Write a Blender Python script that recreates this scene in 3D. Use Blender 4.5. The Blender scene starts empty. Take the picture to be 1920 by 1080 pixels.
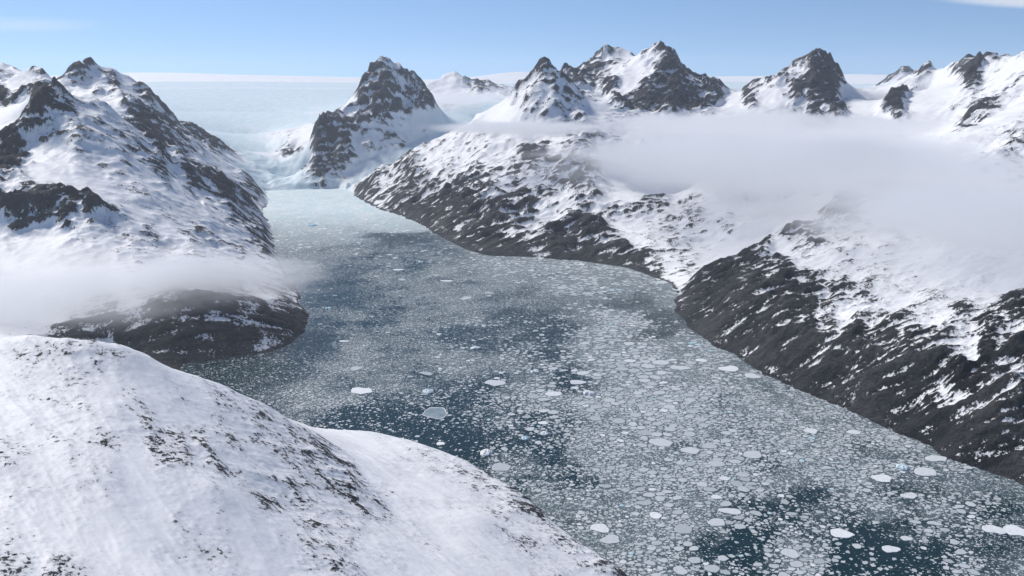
import bpy, math, random
import numpy as np
from mathutils import Vector, kdtree

# ------------------------------------------------------------------ camera, sky, sun, exposure
sc = bpy.context.scene
CAM_H = 1500.0                                  # flying height above the fjord, metres
FOC = 1663.0                                    # focal length in pixels of a 1920 wide frame
PITCH = math.atan(390.0 / FOC)
cam_d = bpy.data.cameras.new('camera')
cam_d.sensor_width = 36.0
cam_d.lens = 36.0 * FOC / 1920.0
cam_d.clip_start = 5.0
cam_d.clip_end = 250000.0
cam = bpy.data.objects.new('camera', cam_d)
sc.collection.objects.link(cam)
cam.location = (0, 0, CAM_H)
cam.rotation_euler = (math.pi / 2 - PITCH, 0, 0)
sc.camera = cam

SUN_EL = math.radians(46)
SUN_AZ = math.radians(-50)                      # from +Y (view direction), negative = to the left
world = bpy.data.worlds.new('World')
sc.world = world
world.use_nodes = True
wn = world.node_tree
for n in list(wn.nodes):
    wn.nodes.remove(n)
w_out = wn.nodes.new('ShaderNodeOutputWorld')
w_bg = wn.nodes.new('ShaderNodeBackground')
w_sky = wn.nodes.new('ShaderNodeTexSky')
w_sky.sky_type = 'NISHITA'
w_sky.sun_disc = False
w_sky.sun_elevation = SUN_EL
w_sky.sun_rotation = SUN_AZ
w_sky.altitude = 2500
w_sky.air_density = 1.0
w_sky.dust_density = 0.15
w_sky.ozone_density = 3.0
w_bg.inputs['Strength'].default_value = 0.13
w_tc = wn.nodes.new('ShaderNodeTexCoord')
w_mp = wn.nodes.new('ShaderNodeMapping')
w_mp.inputs['Location'].default_value = (0, 0, 0.10)
wn.links.new(w_tc.outputs['Generated'], w_mp.inputs[0])
wn.links.new(w_mp.outputs[0], w_sky.inputs[0])
wn.links.new(w_sky.outputs[0], w_bg.inputs[0])
wn.links.new(w_bg.outputs[0], w_out.inputs[0])

sun_d = bpy.data.lights.new('sun', 'SUN')
sun_d.energy = 4.1
sun_d.angle = math.radians(9.0)
sun_d.color = (1.0, 0.95, 0.88)
sun = bpy.data.objects.new('sun', sun_d)
sc.collection.objects.link(sun)
sdir = Vector((math.sin(SUN_AZ) * math.cos(SUN_EL), math.cos(SUN_AZ) * math.cos(SUN_EL), math.sin(SUN_EL)))
sun.rotation_euler = sdir.to_track_quat('Z', 'Y').to_euler()
sun.location = (-3000, 3000, 6000)

sc.view_settings.view_transform = 'Standard'
sc.view_settings.look = 'None'
sc.view_settings.exposure = -0.02
sc.view_settings.gamma = 1.0
sc.view_settings.use_curve_mapping = False
sc.render.engine = 'CYCLES'
cy = sc.cycles
cy.max_bounces = 8
cy.diffuse_bounces = 3
cy.glossy_bounces = 2
cy.transmission_bounces = 2
cy.volume_bounces = 6
cy.volume_step_rate = 1.0
cy.volume_max_steps = 256
cy.use_adaptive_sampling = True
cy.adaptive_threshold = 0.01
cy.use_denoising = True
try:
    cy.denoiser = 'OPENIMAGEDENOISE'
    cy.denoising_input_passes = 'RGB_ALBEDO_NORMAL'
except Exception:
    pass

# ------------------------------------------------------------------ helpers
COL = sc.collection
SP, CP = math.sin(PITCH), math.cos(PITCH)

def at(px, py, D=None, z=None):
    """world point seen at a place of the photograph, at ground distance D or at height z"""
    a = (px - 960.0) / FOC
    b = (540.0 - py) / FOC
    dx, dy, dz = a, CP + b * SP, -SP + b * CP
    t = D / dy if D is not None else (z - CAM_H) / dz
    return (dx * t, dy * t, CAM_H + dz * t)

def tag(o, label=None, cat=None, group=None, kind=None):
    if label: o['label'] = label
    if cat: o['category'] = cat
    if group: o['group'] = group
    if kind: o['kind'] = kind
    return o

_rng = np.random.RandomState(7)
_perm = _rng.permutation(256).astype(np.int32)
_perm = np.concatenate([_perm, _perm])
_ga = _rng.rand(256) * 2 * np.pi
_gx = np.cos(_ga).astype(np.float32)
_gy = np.sin(_ga).astype(np.float32)

def gnoise(x, y):
    xi = np.floor(x).astype(np.int64); yi = np.floor(y).astype(np.int64)
    xf = (x - xi).astype(np.float32); yf = (y - yi).astype(np.float32)
    xi &= 255; yi &= 255
    x1 = (xi + 1) & 255; y1 = (yi + 1) & 255
    u = xf * xf * xf * (xf * (xf * 6 - 15) + 10)
    v = yf * yf * yf * (yf * (yf * 6 - 15) + 10)
    def g(a, b, fx, fy):
        h = _perm[_perm[a] + b]
        return _gx[h] * fx + _gy[h] * fy
    n00 = g(xi, yi, xf, yf); n10 = g(x1, yi, xf - 1, yf)
    n01 = g(xi, y1, xf, yf - 1); n11 = g(x1, y1, xf - 1, yf - 1)
    a = n00 + u * (n10 - n00); b = n01 + u * (n11 - n01)
    return (a + v * (b - a)) * 1.5

def fbm(x, y, wl, octs, cell=None, gain=0.5, seed=0.0, ridged=False, minwl=2.6):
    out = np.zeros(x.shape, np.float32); amp = 1.0
    for o in range(octs):
        w = wl / (2.03 ** o)
        n = gnoise(x / w + 17.3 * o + seed, y / w - 9.1 * o + seed * 1.7)
        if ridged:
            n = 1.0 - 2.0 * np.abs(n)
            n = n * np.abs(n) ** 0.3
        if cell is not None:
            n = n * np.clip(w / (minwl * cell) - 0.6, 0, 1)
        out += amp * n
        amp *= gain
    return out

def mesh_np(name, verts, faces, smooth=True):
    me = bpy.data.meshes.new(name)
    nf, k = faces.shape
    me.vertices.add(len(verts)); me.vertices.foreach_set('co', np.ascontiguousarray(verts, np.float32).ravel())
    me.loops.add(nf * k); me.loops.foreach_set('vertex_index', np.ascontiguousarray(faces, np.int32).ravel())
    me.polygons.add(nf)
    me.polygons.foreach_set('loop_start', np.arange(0, nf * k, k, dtype=np.int32))
    me.polygons.foreach_set('use_smooth', np.full(nf, smooth, bool))
    me.update(calc_edges=True)
    return me

def fattr(me, name, arr):
    a = me.attributes.new(name, 'FLOAT', 'POINT')
    a.data.foreach_set('value', np.ascontiguousarray(arr, np.float32).ravel())

class NT:
    """small node-tree writer"""
    def __init__(s, name):
        s.m = bpy.data.materials.new(name); s.m.use_nodes = True
        s.t = s.m.node_tree
        for n in list(s.t.nodes): s.t.nodes.remove(n)
        s.out = s.n('ShaderNodeOutputMaterial')
    def n(s, typ, **kw):
        n = s.t.nodes.new(typ)
        for k, v in kw.items(): setattr(n, k, v)
        return n
    def set(s, sock, v):
        if isinstance(v, bpy.types.NodeSocket): s.t.links.new(v, sock)
        else: sock.default_value = v
    def math(s, op, a, b=0.0, c=0.0, clamp=False):
        n = s.n('ShaderNodeMath', operation=op, use_clamp=clamp)
        s.set(n.inputs[0], a); s.set(n.inputs[1], b)
        if len(n.inputs) > 2: s.set(n.inputs[2], c)
        return n.outputs[0]
    def attr(s, name):
        return s.n('ShaderNodeAttribute', attribute_name=name).outputs['Fac']
    def noise(s, vec, scale, detail=4, rough=0.5, dist=0.0, out='Fac'):
        n = s.n('ShaderNodeTexNoise')
        s.set(n.inputs['Vector'], vec); n.inputs['Scale'].default_value = scale
        n.inputs['Detail'].default_value = detail; n.inputs['Roughness'].default_value = rough
        n.inputs['Distortion'].default_value = dist
        return n.outputs[out]
    def vor(s, vec, scale, feature='F1', rnd=1.0):
        n = s.n('ShaderNodeTexVoronoi', feature=feature)
        s.set(n.inputs['Vector'], vec); n.inputs['Scale'].default_value = scale
        n.inputs['Randomness'].default_value = rnd
        return n
    def maprange(s, v, a, b, c=0.0, d=1.0, smooth=True):
        n = s.n('ShaderNodeMapRange', interpolation_type='SMOOTHSTEP' if smooth else 'LINEAR')
        s.set(n.inputs[0], v); s.set(n.inputs[1], a); s.set(n.inputs[2], b)
        s.set(n.inputs[3], c); s.set(n.inputs[4], d)
        return n.outputs[0]
    def mix(s, f, a, b):
        n = s.n('ShaderNodeMix', data_type='RGBA')
        s.set(n.inputs[0], f)
        s.set(n.inputs[6], a if isinstance(a, bpy.types.NodeSocket) else (*a, 1))
        s.set(n.inputs[7], b if isinstance(b, bpy.types.NodeSocket) else (*b, 1))
        return n.outputs[2]
    def mapping(s, vec, scale=(1, 1, 1), rot=(0, 0, 0)):
        n = s.n('ShaderNodeMapping'); s.set(n.inputs[0], vec)
        n.inputs['Scale'].default_value = scale; n.inputs['Rotation'].default_value = rot
        return n.outputs[0]
    def pos(s):
        return s.n('ShaderNodeNewGeometry').outputs['Position']
    def bump(s, h, strength, dist):
        n = s.n('ShaderNodeBump'); s.set(n.inputs['Height'], h)
        n.inputs['Strength'].default_value = strength; n.inputs['Distance'].default_value = dist
        return n.outputs[0]
    def principled(s, color, rough=0.8, spec=0.3, normal=None, **kw):
        p = s.n('ShaderNodeBsdfPrincipled')
        s.set(p.inputs['Base Color'], color if isinstance(color, bpy.types.NodeSocket) else (*color, 1))
        s.set(p.inputs['Roughness'], rough); s.set(p.inputs['Specular IOR Level'], spec)
        if normal is not None: s.set(p.inputs['Normal'], normal)
        for k, v in kw.items(): s.set(p.inputs[k], v)
        s.t.links.new(p.outputs[0], s.out.inputs['Surface'])
        return p

# ------------------------------------------------------------------ materials of the land
def land_material():
    m = NT('snow_over_rock'); P = m.pos()
    rock = m.attr('rock'); ice = m.attr('ice')
    n1 = m.noise(P, 1 / 90.0, 11, 0.80)
    n2 = m.noise(m.mapping(P, (1, 1, 0.35)), 1 / 13.0, 7, 0.75)
    f = m.math('ADD', rock, m.math('MULTIPLY', m.math('SUBTRACT', n1, 0.5), 2.2))
    f = m.math('ADD', f, m.math('MULTIPLY', m.math('SUBTRACT', n2, 0.5), 2.4))
    mask = m.maprange(f, 0.56, 0.64)
    # rock: dark grey gneiss, browner patches, darker streaks
    r1 = m.noise(P, 1 / 420.0, 5, 0.6)
    r2 = m.noise(m.mapping(P, (0.6, 1, 0.5)), 1 / 34.0, 9, 0.75, 0.6)
    rc = m.mix(m.maprange(m.math('ADD', m.math('MULTIPLY', r1, 0.6), m.math('MULTIPLY', m.noise(P, 1 / 60.0, 6, 0.7), 0.4)), 0.40, 0.62), (0.034, 0.036, 0.043), (0.104, 0.103, 0.106))
    rc = m.mix(m.maprange(r2, 0.38, 0.66), m.mix(0.6, rc, (0.012, 0.012, 0.016)), rc)
    ck = m.noise(m.mapping(P, (1, 0.3, 1.6), (0.3, 0.2, 0.6)), 1 / 70.0, 7, 0.7, 1.2)
    rc = m.mix(m.maprange(ck, 0.30, 0.46, 0.75, 0), rc, (0.012, 0.012, 0.016))
    rc = m.mix(m.maprange(m.noise(P, 1 / 9.0, 4, 0.7), 0.58, 0.74, 0, 0.4), rc, (0.15, 0.14, 0.13))
    sta = m.attr('strata')
    rc = m.mix(m.maprange(m.math('ADD', sta, m.math('MULTIPLY', m.math('SUBTRACT', n2, 0.5), 2.0)), -0.1, 0.4, 0.8, 0), rc, (0.010, 0.010, 0.014))
    rc = m.mix(m.maprange(sta, 0.9, 1.4, 0, 0.2), rc, (0.15, 0.146, 0.142))
    s1 = m.noise(P, 1 / 300.0, 6, 0.6)
    snow = m.mix(m.maprange(s1, 0.3, 0.7), (0.77, 0.775, 0.79), (0.85, 0.85, 0.86))
    snow = m.mix(m.maprange(f, 0.12, 0.5, 0, 0.42), snow, (0.50, 0.50, 0.52))
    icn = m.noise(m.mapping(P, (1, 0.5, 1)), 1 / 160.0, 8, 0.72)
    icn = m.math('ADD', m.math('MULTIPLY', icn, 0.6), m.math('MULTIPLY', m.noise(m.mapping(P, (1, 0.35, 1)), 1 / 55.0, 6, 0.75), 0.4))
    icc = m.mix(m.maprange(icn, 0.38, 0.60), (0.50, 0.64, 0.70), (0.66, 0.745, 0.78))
    snow = m.mix(m.maprange(rock, -0.75, -0.45, 1, 0), snow, (0.90, 0.90, 0.905))  # far ice cap painted whiter, so its strip looks sunlit
    snow = m.mix(ice, snow, icc)  # bluish ice colour; on the near ice cap it paints in cloud shade
    col = m.mix(mask, snow, rc)
    bh = m.math('ADD', m.noise(P, 1 / 30.0, 9, 0.68), m.math('MULTIPLY', mask, -0.12))
    b = m.bump(m.math('ADD', bh, m.math('MULTIPLY', ck, 1.0)), 1.0, 45.0)
    bs = m.bump(m.noise(P, 1 / 80.0, 8, 0.55), 0.55, 5.0)
    nm = m.n('ShaderNodeMix', data_type='VECTOR')
    m.set(nm.inputs[0], mask); m.set(nm.inputs[4], bs); m.set(nm.inputs[5], b)
    m.principled(col, m.mix(mask, (0.6,) * 3, (0.85,) * 3), 0.25, nm.outputs[1])
    return m.m

# ------------------------------------------------------------------ land: control lines of the fjord and its mountains
U0, U1, DU = -0.84, 0.84, 0.003
V0, V1 = math.log(650.0), math.log(41000.0)
NU = int((U1 - U0) / DU) + 1
NV = int((V1 - V0) / DU) + 1
gu = U0 + np.arange(NU) * DU
gv = V0 + np.arange(NV) * DU
GU, GV = np.meshgrid(gu, gv)                    # [row v, col u]; u = x / y, v = ln y

def W(x, y): return (x, y, 0.0)
shore = [at(px, py, z=0) for px, py in [
    (497, 358), (545, 356), (600, 354), (640, 353), (662, 358),
    (668, 368), (705, 390), (760, 408), (795, 423), (822, 441), (868, 466), (905, 480), (1000, 483), (1080, 489),
    (1160, 500), (1215, 515), (1255, 533), (1270, 548), (1263, 570), (1276, 600), (1300, 625), (1340, 650),
    (1390, 672), (1440, 704), (1500, 733), (1560, 756), (1620, 780), (1700, 820), (1800, 865), (1870, 893),
    (1930, 915), (2060, 960)]]
shore += [W(2150, 2350), W(2450, 1500), W(2500, 400), W(700, 400), W(640, 1400), W(560, 1900)]
shore += [at(px, py, z=0) for px, py in [
    (1180, 1090), (1110, 1048), (1060, 1008), (1005, 960), (920, 905), (830, 862), (740, 834), (660, 826), (600, 838),
    (560, 815), (520, 795), (450, 752), (385, 718), (335, 694), (333, 682), (380, 680), (430, 672), (500, 661), (545, 648), (574, 622),
    (580, 600), (572, 575), (552, 540), (535, 508), (515, 478), (512, 455), (506, 430), (499, 412), (490, 398), (501, 380)]]
shore = np.array(shore)

def inside(poly, x, y):
    r = np.zeros(x.shape, bool); n = len(poly); j = n - 1
    for i in range(n):
        xi, yi = poly[i][0], poly[i][1]; xj, yj = poly[j][0], poly[j][1]
        c = ((yi > y) != (yj > y)) & (x < (xj - xi) * (y - yi) / (yj - yi + 1e-9) + xi)
        r ^= c; j = i
    return r

L = []   # (region, [(px,py,D)...])
def R(region, *pts): L.append((region, [at(p[0], p[1], D=p[2]) for p in pts]))
def Z(region, *pts): L.append((region, [at(p[0], p[1], z=p[2]) for p in pts]))
def XY(region, *pts): L.append((region, list(pts)))

# near snowy hillside, bottom left
R('hillside', (-160, 640, 2500), (0, 632, 2420), (60, 628, 2400), (130, 637, 2380), (230, 641, 2420), (270, 655, 2450), (310, 682, 2480), (360, 697, 2520), (420, 718, 2580), (470, 745, 2620),
  (520, 772, 2640), (565, 800, 2640), (600, 832, 2620), (640, 868, 2560), (690, 915, 2480), (750, 970, 2360), (830, 1030, 2220))
R('hillside', (600, 806, 3180), (660, 805, 3260), (700, 808, 3240), (760, 820, 3180), (830, 844, 3080), (880, 866, 3010), (925, 888, 2945), (1000, 936, 2790), (1050, 980, 2650), (1100, 1022, 2540), (1150, 1052, 2455), (1195, 1078, 2380))
R('hillside', (0, 1080, 1480), (-150, 1080, 1500))
R('hillside', (0, 860, 1850)); R('hillside', (200, 860, 1900)); R('hillside', (400, 900, 1900))
R('hillside', (300, 1080, 1560)); R('hillside', (600, 1080, 1760)); R('hillside', (850, 1080, 2010)); R('hillside', (1050, 1080, 2230)); R('hillside', (560, 960, 2050)); R('hillside', (760, 900, 2700)); R('hillside', (900, 960, 2450)); R('hillside', (680, 850, 2900))
R('hillside', (200, 760, 2110)); R('hillside', (400, 800, 2230))
XY('hillside', (-900, 1000, 640), (-300, 900, 420), (200, 900, 250)); XY('hillside', (-2200, 2600, 950), (-1900, 2200, 900))
XY('hillside', (-1900, 3300, 420), (-1300, 3300, 330))
# headland and near left mountain
R('headland', (-150, 560, 5200), (0, 590, 4900), (120, 640, 4700), (170, 600, 4860), (300, 566, 4930), (400, 560, 5050), (480, 560, 5250), (540, 562, 5600), (570, 585, 5560))
Z('headland', (200, 655, 40), (260, 668, 25))
R('headland', (0, 520, 5500), (120, 505, 5550), (260, 500, 5700), (420, 500, 6000), (500, 505, 6400))
R('near_mountain', (-150, 420, 6200), (0, 445, 6050), (90, 440, 6050), (170, 430, 6100), (240, 455, 6100), (330, 470, 6250))
R('near_mountain', (-150, 360, 6500), (0, 350, 6500), (60, 345, 6550), (120, 370, 6400), (180, 390, 6350), (240, 410, 6350))
R('near_mountain', (60, 300, 7000), (20, 340, 6800)); R('near_mountain', (150, 310, 7050))
R('near_mountain', (97, 150, 7900), (117, 190, 7800), (140, 225, 7650), (167, 222, 7750), (200, 267, 7500), (253, 333, 7250), (330, 410, 6950), (420, 470, 6800), (490, 500, 6700))
R('near_mountain', (97, 150, 7900), (140, 185, 8050), (200, 195, 8300), (233, 230, 8350), (277, 262, 8400), (317, 308, 8450), (373, 330, 8800), (410, 347, 8950), (467, 385, 9200), (492, 410, 9250))
R('near_mountain', (90, 165, 7850), (60, 215, 7500), (50, 250, 7400))
R('near_mountain', (0, 330, 7000), (40, 290, 7300), (80, 255, 7450))
R('near_mountain', (0, 240, 7800), (40, 225, 7800))
R('near_mountain', (-160, 190, 9000), (-60, 170, 9000), (0, 158, 8900), (58, 126, 8800), (72, 130, 8780), (97, 155, 8650), (120, 185, 8800))
R('near_mountain', (0, 195, 8350), (50, 200, 8300)); R('near_mountain', (200, 330, 7050))
R('near_mountain', (380, 380, 7800)); R('near_mountain', (430, 430, 7600))
# second left mountain behind
R('far_left_mountain', (120, 158, 11000), (150, 140, 11200), (170, 116, 11300), (185, 130, 11400), (215, 135, 11500), (240, 142, 11800), (267, 163, 11800), (285, 195, 11400), (297, 227, 11200), (330, 250, 11200), (393, 290, 11400), (433, 315, 11500), (473, 337, 11550), (500, 366, 11600))
R('far_left_mountain', (120, 158, 11000), (105, 178, 10600), (130, 185, 10300)); R('far_left_mountain', (215, 165, 10900), (225, 178, 10650), (240, 180, 10500), (270, 225, 10200), (300, 262, 10000), (340, 300, 9900), (420, 345, 9900), (480, 388, 10000))
R('far_left_mountain', (170, 195, 10300), (200, 205, 10100)); R('far_left_mountain', (160, 165, 10900), (190, 170, 10800))
R('far_left_mountain', (0, 105, 15000), (30, 122, 15000), (-150, 90, 15000)); R('far_left_mountain', (60, 150, 15500), (90, 160, 14500))
R('far_left_mountain', (360, 245, 13000), (400, 275, 12900), (420, 290, 12900))
# glacier
R('glacier', (494, 347, 12500), (545, 345, 12540), (600, 343, 12580), (655, 345, 12520))
R('glacier', (515, 335, 13100), (580, 333, 13200)); R('glacier', (450, 300, 14800), (500, 300, 14900), (545, 302, 14900)); R('glacier', (420, 262, 17000), (480, 258, 17500), (520, 255, 17300))
R('glacier', (330, 210, 20235), (400, 210, 20705), (500, 210, 20940), (600, 212, 20000)); R('glacier', (300, 180, 23290), (450, 178, 23760), (600, 180, 23290))
R('ice_cap', (-200, 162, 26110), (150, 158, 27520), (300, 153, 28695), (480, 153, 28695), (680, 155, 28695), (900, 156, 28460), (1100, 160, 26110), (1370, 153, 28460), (1640, 158, 26110), (2100, 160, 25640))
R('ice_cap', (-300, 160, 30810), (300, 157, 31045), (700, 158, 31045), (1000, 158, 31045), (1400, 158, 31045), (2200, 160, 30810))
R('ice_cap', (-400, 150, 35980), (150, 141, 35980), (240, 136, 35980), (330, 136, 35980), (450, 140, 35980), (600, 143, 35980), (700, 146, 35980), (820, 150, 35980), (880, 145, 35980), (950, 136, 35980), (985, 134, 35980), (1060, 142, 35980), (1200, 143, 35980), (1400, 143, 35980), (1600, 139, 35980), (1700, 141, 35980), (2200, 144, 35980))
R('ice_cap', (-400, 158, 39740), (500, 155, 39740), (1400, 155, 39740), (2200, 155, 39740))
R('ice_cap', (860, 190, 21880), (900, 180, 23290)); R('ice_cap', (1370, 172, 22820)); R('ice_cap', (1640, 185, 20470), (1600, 175, 21410))
# dark middle peak
R('dark_peak', (616, 352, 12520), (598, 325, 12700), (590, 295, 12950), (592, 255, 13300), (608, 226, 13500), (640, 212, 13800), (668, 190, 14100), (682, 158, 14350), (697, 132, 14500), (722, 113, 14600), (745, 125, 14700), (772, 143, 14800), (792, 163, 14900), (810, 186, 14800))
R('dark_peak', (722, 113, 14600), (725, 150, 14300), (715, 185, 14000), (700, 215, 13700)); R('dark_peak', (810, 190, 14500), (770, 205, 14100), (720, 225, 13800), (660, 240, 13500))
R('dark_peak', (640, 352, 12560), (655, 325, 12900), (690, 300, 13150), (740, 280, 13400), (800, 258, 13900))
R('dark_peak', (625, 300, 13000)); R('dark_peak', (690, 265, 13300))
R('dark_peak', (536, 262, 14900), (550, 262, 14700), (568, 290, 14200), (578, 312, 13900)); R('dark_peak', (560, 250, 15200), (590, 235, 14900))
# small glacier between the dark peak and the slope
R('side_glacier', (662, 352, 12560), (690, 333, 12750), (720, 315, 13000), (770, 292, 13300), (820, 268, 13800), (860, 240, 14800), (900, 225, 16500))
R('far_knoll', (832, 138, 20000), (850, 134, 20000), (870, 138, 20000), (885, 152, 20000), (892, 163, 19800)); R('far_knoll', (800, 160, 19500), (820, 150, 19800)); R('far_knoll', (850, 180, 18500), (800, 200, 17500))
# right shore slope and the pyramid above it
R('shore_slope', (668, 350, 12300), (700, 327, 12200), (740, 304, 12050), (790, 280, 11850), (840, 259, 11600), (900, 252, 11300), (960, 250, 11000))
R('shore_slope', (900, 290, 10500), (960, 285, 10400)); R('shore_slope', (860, 340, 9900)); R('shore_slope', (950, 345, 9300), (880, 390, 9100)); R('shore_slope', (1000, 400, 8450), (1060, 370, 8600)); R('shore_slope', (760, 370, 10900)); R('shore_slope', (850, 430, 8700))
R('shore_slope', (1000, 275, 10600), (1075, 263, 10300), (1085, 290, 9700), (1110, 340, 9000), (1125, 390, 8300), (1140, 430, 7800), (1165, 470, 7400))
R('pyramid_peak', (1022, 115, 11600), (1005, 125, 11700), (985, 148, 11750), (950, 185, 11850), (915, 205, 11950), (895, 216, 12000)); R('pyramid_peak', (1022, 115, 11600), (1050, 148, 11500), (1072, 180, 11400), (1092, 218, 11250))
R('pyramid_peak', (1022, 115, 11600), (1010, 160, 11350), (985, 200, 11150), (975, 225, 11000)); R('pyramid_peak', (1035, 150, 11350), (1040, 200, 11000), (1045, 230, 10800)); R('pyramid_peak', (960, 200, 11500)); R('pyramid_peak', (1070, 215, 11050))
# snow valley
R('snow_valley', (1130, 300, 10200), (1200, 290, 10500), (1280, 290, 10200)); R('snow_valley', (1190, 360, 9000), (1280, 360, 8900)); R('snow_valley', (1220, 420, 8000), (1320, 420, 7900)); R('snow_valley', (1240, 470, 7350), (1330, 465, 7300)); R('snow_valley', (1255, 510, 6850), (1300, 500, 6850), (1390, 455, 7150), (1450, 438, 7250)); R('snow_valley', (1400, 380, 8300), (1500, 380, 8000))
R('snow_valley', (1270, 536, 6420), (1330, 507, 6500), (1400, 474, 6700), (1450, 452, 6850))
# pair of peaks beyond the cloud
R('twin_peak', (1060, 138, 14500), (1085, 140, 14600), (1105, 130, 14700), (1120, 108, 14800), (1135, 92, 14900), (1160, 94, 15000), (1180, 99, 14900), (1190, 108, 14500), (1205, 102, 14100), (1225, 92, 13900), (1243, 84, 13800), (1262, 100, 13750), (1280, 124, 13700), (1305, 138, 13700), (1325, 150, 13650), (1342, 172, 13500), (1358, 192, 13200))
R('twin_peak', (1243, 84, 13800), (1235, 115, 13500), (1215, 150, 13100), (1200, 180, 12800), (1175, 210, 12500)); R('twin_peak', (1243, 84, 13800), (1265, 140, 13200), (1280, 190, 12700), (1290, 220, 12400)); R('twin_peak', (1310, 150, 13450), (1325, 185, 12900), (1340, 215, 12500))
R('twin_peak', (1085, 155, 14000), (1140, 150, 13900)); R('twin_peak', (1125, 175, 13300), (1150, 190, 13000), (1110, 200, 12800))
R('ice_cap', (1360, 200, 14200), (1372, 195, 14500), (1384, 196, 14300)); R('ice_cap', (1372, 180, 18000)); R('ice_cap', (1600, 170, 15500), (1640, 172, 16500)); R('ice_cap', (1615, 195, 13500)); R('right_range', (1640, 200, 12600), (1740, 195, 12600))
R('right_peak', (1388, 188, 12600), (1415, 170, 12650), (1440, 155, 12700), (1465, 138, 12700), (1495, 115, 12700), (1522, 97, 12650), (1540, 105, 12700), (1555, 128, 12750), (1580, 150, 12700)); R('right_peak', (1522, 97, 12650), (1525, 140, 12300), (1540, 180, 12000), (1560, 222, 11650)); R('right_peak', (1470, 150, 12500), (1455, 195, 12000), (1400, 195, 12300)); R('right_peak', (1576, 165, 12500), (1572, 220, 11700)); R('right_peak', (1480, 215, 11700), (1510, 225, 11600))
R('rock_knob', (1665, 190, 11700), (1680, 172, 11800), (1694, 170, 11800), (1700, 185, 11700)); R('rock_knob', (1665, 215, 11300), (1695, 212, 11350)); R('rock_knob', (1640, 200, 12500), (1730, 180, 12500))
R('far_right_range', (1648, 162, 21000), (1665, 145, 21000), (1690, 128, 21000), (1705, 127, 21000), (1720, 140, 21000))
R('right_range', (1655, 165, 14000), (1690, 150, 13500), (1720, 130, 13200), (1735, 128, 13200), (1755, 133, 13000), (1790, 120, 12600), (1815, 112, 12300), (1828, 109, 12200), (1845, 118, 12000), (1872, 111, 11700), (1900, 108, 11300), (1920, 103, 11000), (2100, 60, 10000), (2300, 80, 9000)); R('right_range', (1800, 230, 10200), (1830, 200, 10500), (1845, 160, 11200)); R('right_range', (1760, 180, 12400)); R('right_range', (1900, 200, 9700), (1920, 170, 10000)); R('right_range', (1850, 230, 9600)); 
R('snow_hill', (1740, 274, 8000), (1800, 258, 7800), (1860, 248, 7700), (1900, 249, 7600), (1960, 250, 7500), (2100, 245, 7300)); R('snow_hill', (1800, 290, 7100), (1900, 285, 6900), (2000, 285, 6800))
XY('snow_valley', (3000, 9500, 650), (4200, 9500, 700)); XY('snow_valley', (2000, 9000, 600), (2800, 7600, 560)); XY('snow_valley', (1500, 10500, 800)); XY('snow_valley', (3300, 10500, 850), (5000, 10500, 900))
# right mountain side above the fjord
R('right_mountain', (1285, 541, 6220), (1320, 520, 6280), (1350, 502, 6350), (1400, 476, 6450), (1440, 452, 6520), (1465, 434, 6600), (1500, 428, 6600), (1560, 415, 6600), (1600, 395, 6650), (1640, 385, 6700), (1700, 380, 6600))
R('right_mountain', (1600, 372, 7100), (1570, 378, 7200)); R('right_mountain', (1550, 480, 5650), (1650, 470, 5500), (1780, 460, 5200), (1920, 470, 4850), (2100, 470, 4600)); R('right_mountain', (1400, 540, 5550), (1500, 560, 5050), (1620, 560, 4800), (1750, 560, 4520), (1920, 580, 4050), (2080, 600, 3800))
R('right_mountain', (1450, 620, 4650), (1600, 650, 4200), (1750, 680, 3830), (1920, 720, 3450)); R('right_mountain', (1700, 420, 6000), (1850, 420, 5800), (2050, 400, 5600)); R('right_mountain', (1330, 590, 5480)); R('right_mountain', (1800, 350, 7200)); 
XY('right_mountain', (2900, 2400, 600), (3300, 1200, 700)); 

# rasterise and solve Laplace's equation between the lines
Hs = np.full((NV, NU), np.nan, np.float32)
X0 = GU * np.exp(GV); Y0 = np.exp(GV)
water_in = inside(shore, X0 + 30 * fbm(X0, Y0, 240, 5, None, 0.6, 40.0), Y0 + 22 * fbm(X0, Y0, 240, 5, None, 0.6, 50.0))
REGS = []; reg_pts = []
for reg, pts in L:
    if reg not in REGS: REGS.append(reg)
    P3 = np.array(pts, float)
    uu = P3[:, 0] / P3[:, 1]; vv = np.log(P3[:, 1]); zz = P3[:, 2]
    if len(P3) == 1:
        S = [(uu[0], vv[0], zz[0])]
    else:
        S = []
        for i in range(len(P3) - 1):
            n = int(max(abs(uu[i + 1] - uu[i]), abs(vv[i + 1] - vv[i])) / (DU * 0.5)) + 2
            for t in np.linspace(0, 1, n):
                S.append((uu[i] + (uu[i + 1] - uu[i]) * t, vv[i] + (vv[i + 1] - vv[i]) * t, zz[i] + (zz[i + 1] - zz[i]) * t))
    S = np.array(S)
    ii = np.round((S[:, 1] - V0) / DU).astype(int); jj = np.round((S[:, 0] - U0) / DU).astype(int)
    ok = (ii >= 0) & (ii < NV) & (jj >= 0) & (jj < NU)
    Hs[ii[ok], jj[ok]] = S[ok, 2]
    if len(P3) == 1:
        for a in (-1, 0, 1):
            for b in (-1, 0, 1):
                if ok[0] and 0 <= ii[0] + a < NV and 0 <= jj[0] + b < NU: Hs[ii[0] + a, jj[0] + b] = S[0, 2]
    k = max(1, len(S) // 40)
    reg_pts.append(np.column_stack([S[::k, 0], S[::k, 1], np.full(len(S[::k]), REGS.index(reg))]))
Hs[water_in] = -6.0
reg_pts = np.concatenate(reg_pts)

def solve(fix, val, init, iters):
    H = init.copy(); H[fix] = val[fix]
    for _ in range(iters):
        Pd = np.pad(H, 1, mode='edge')
        H = 0.25 * (Pd[:-2, 1:-1] + Pd[2:, 1:-1] + Pd[1:-1, :-2] + Pd[1:-1, 2:])
        H[fix] = val[fix]
    return H

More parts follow.
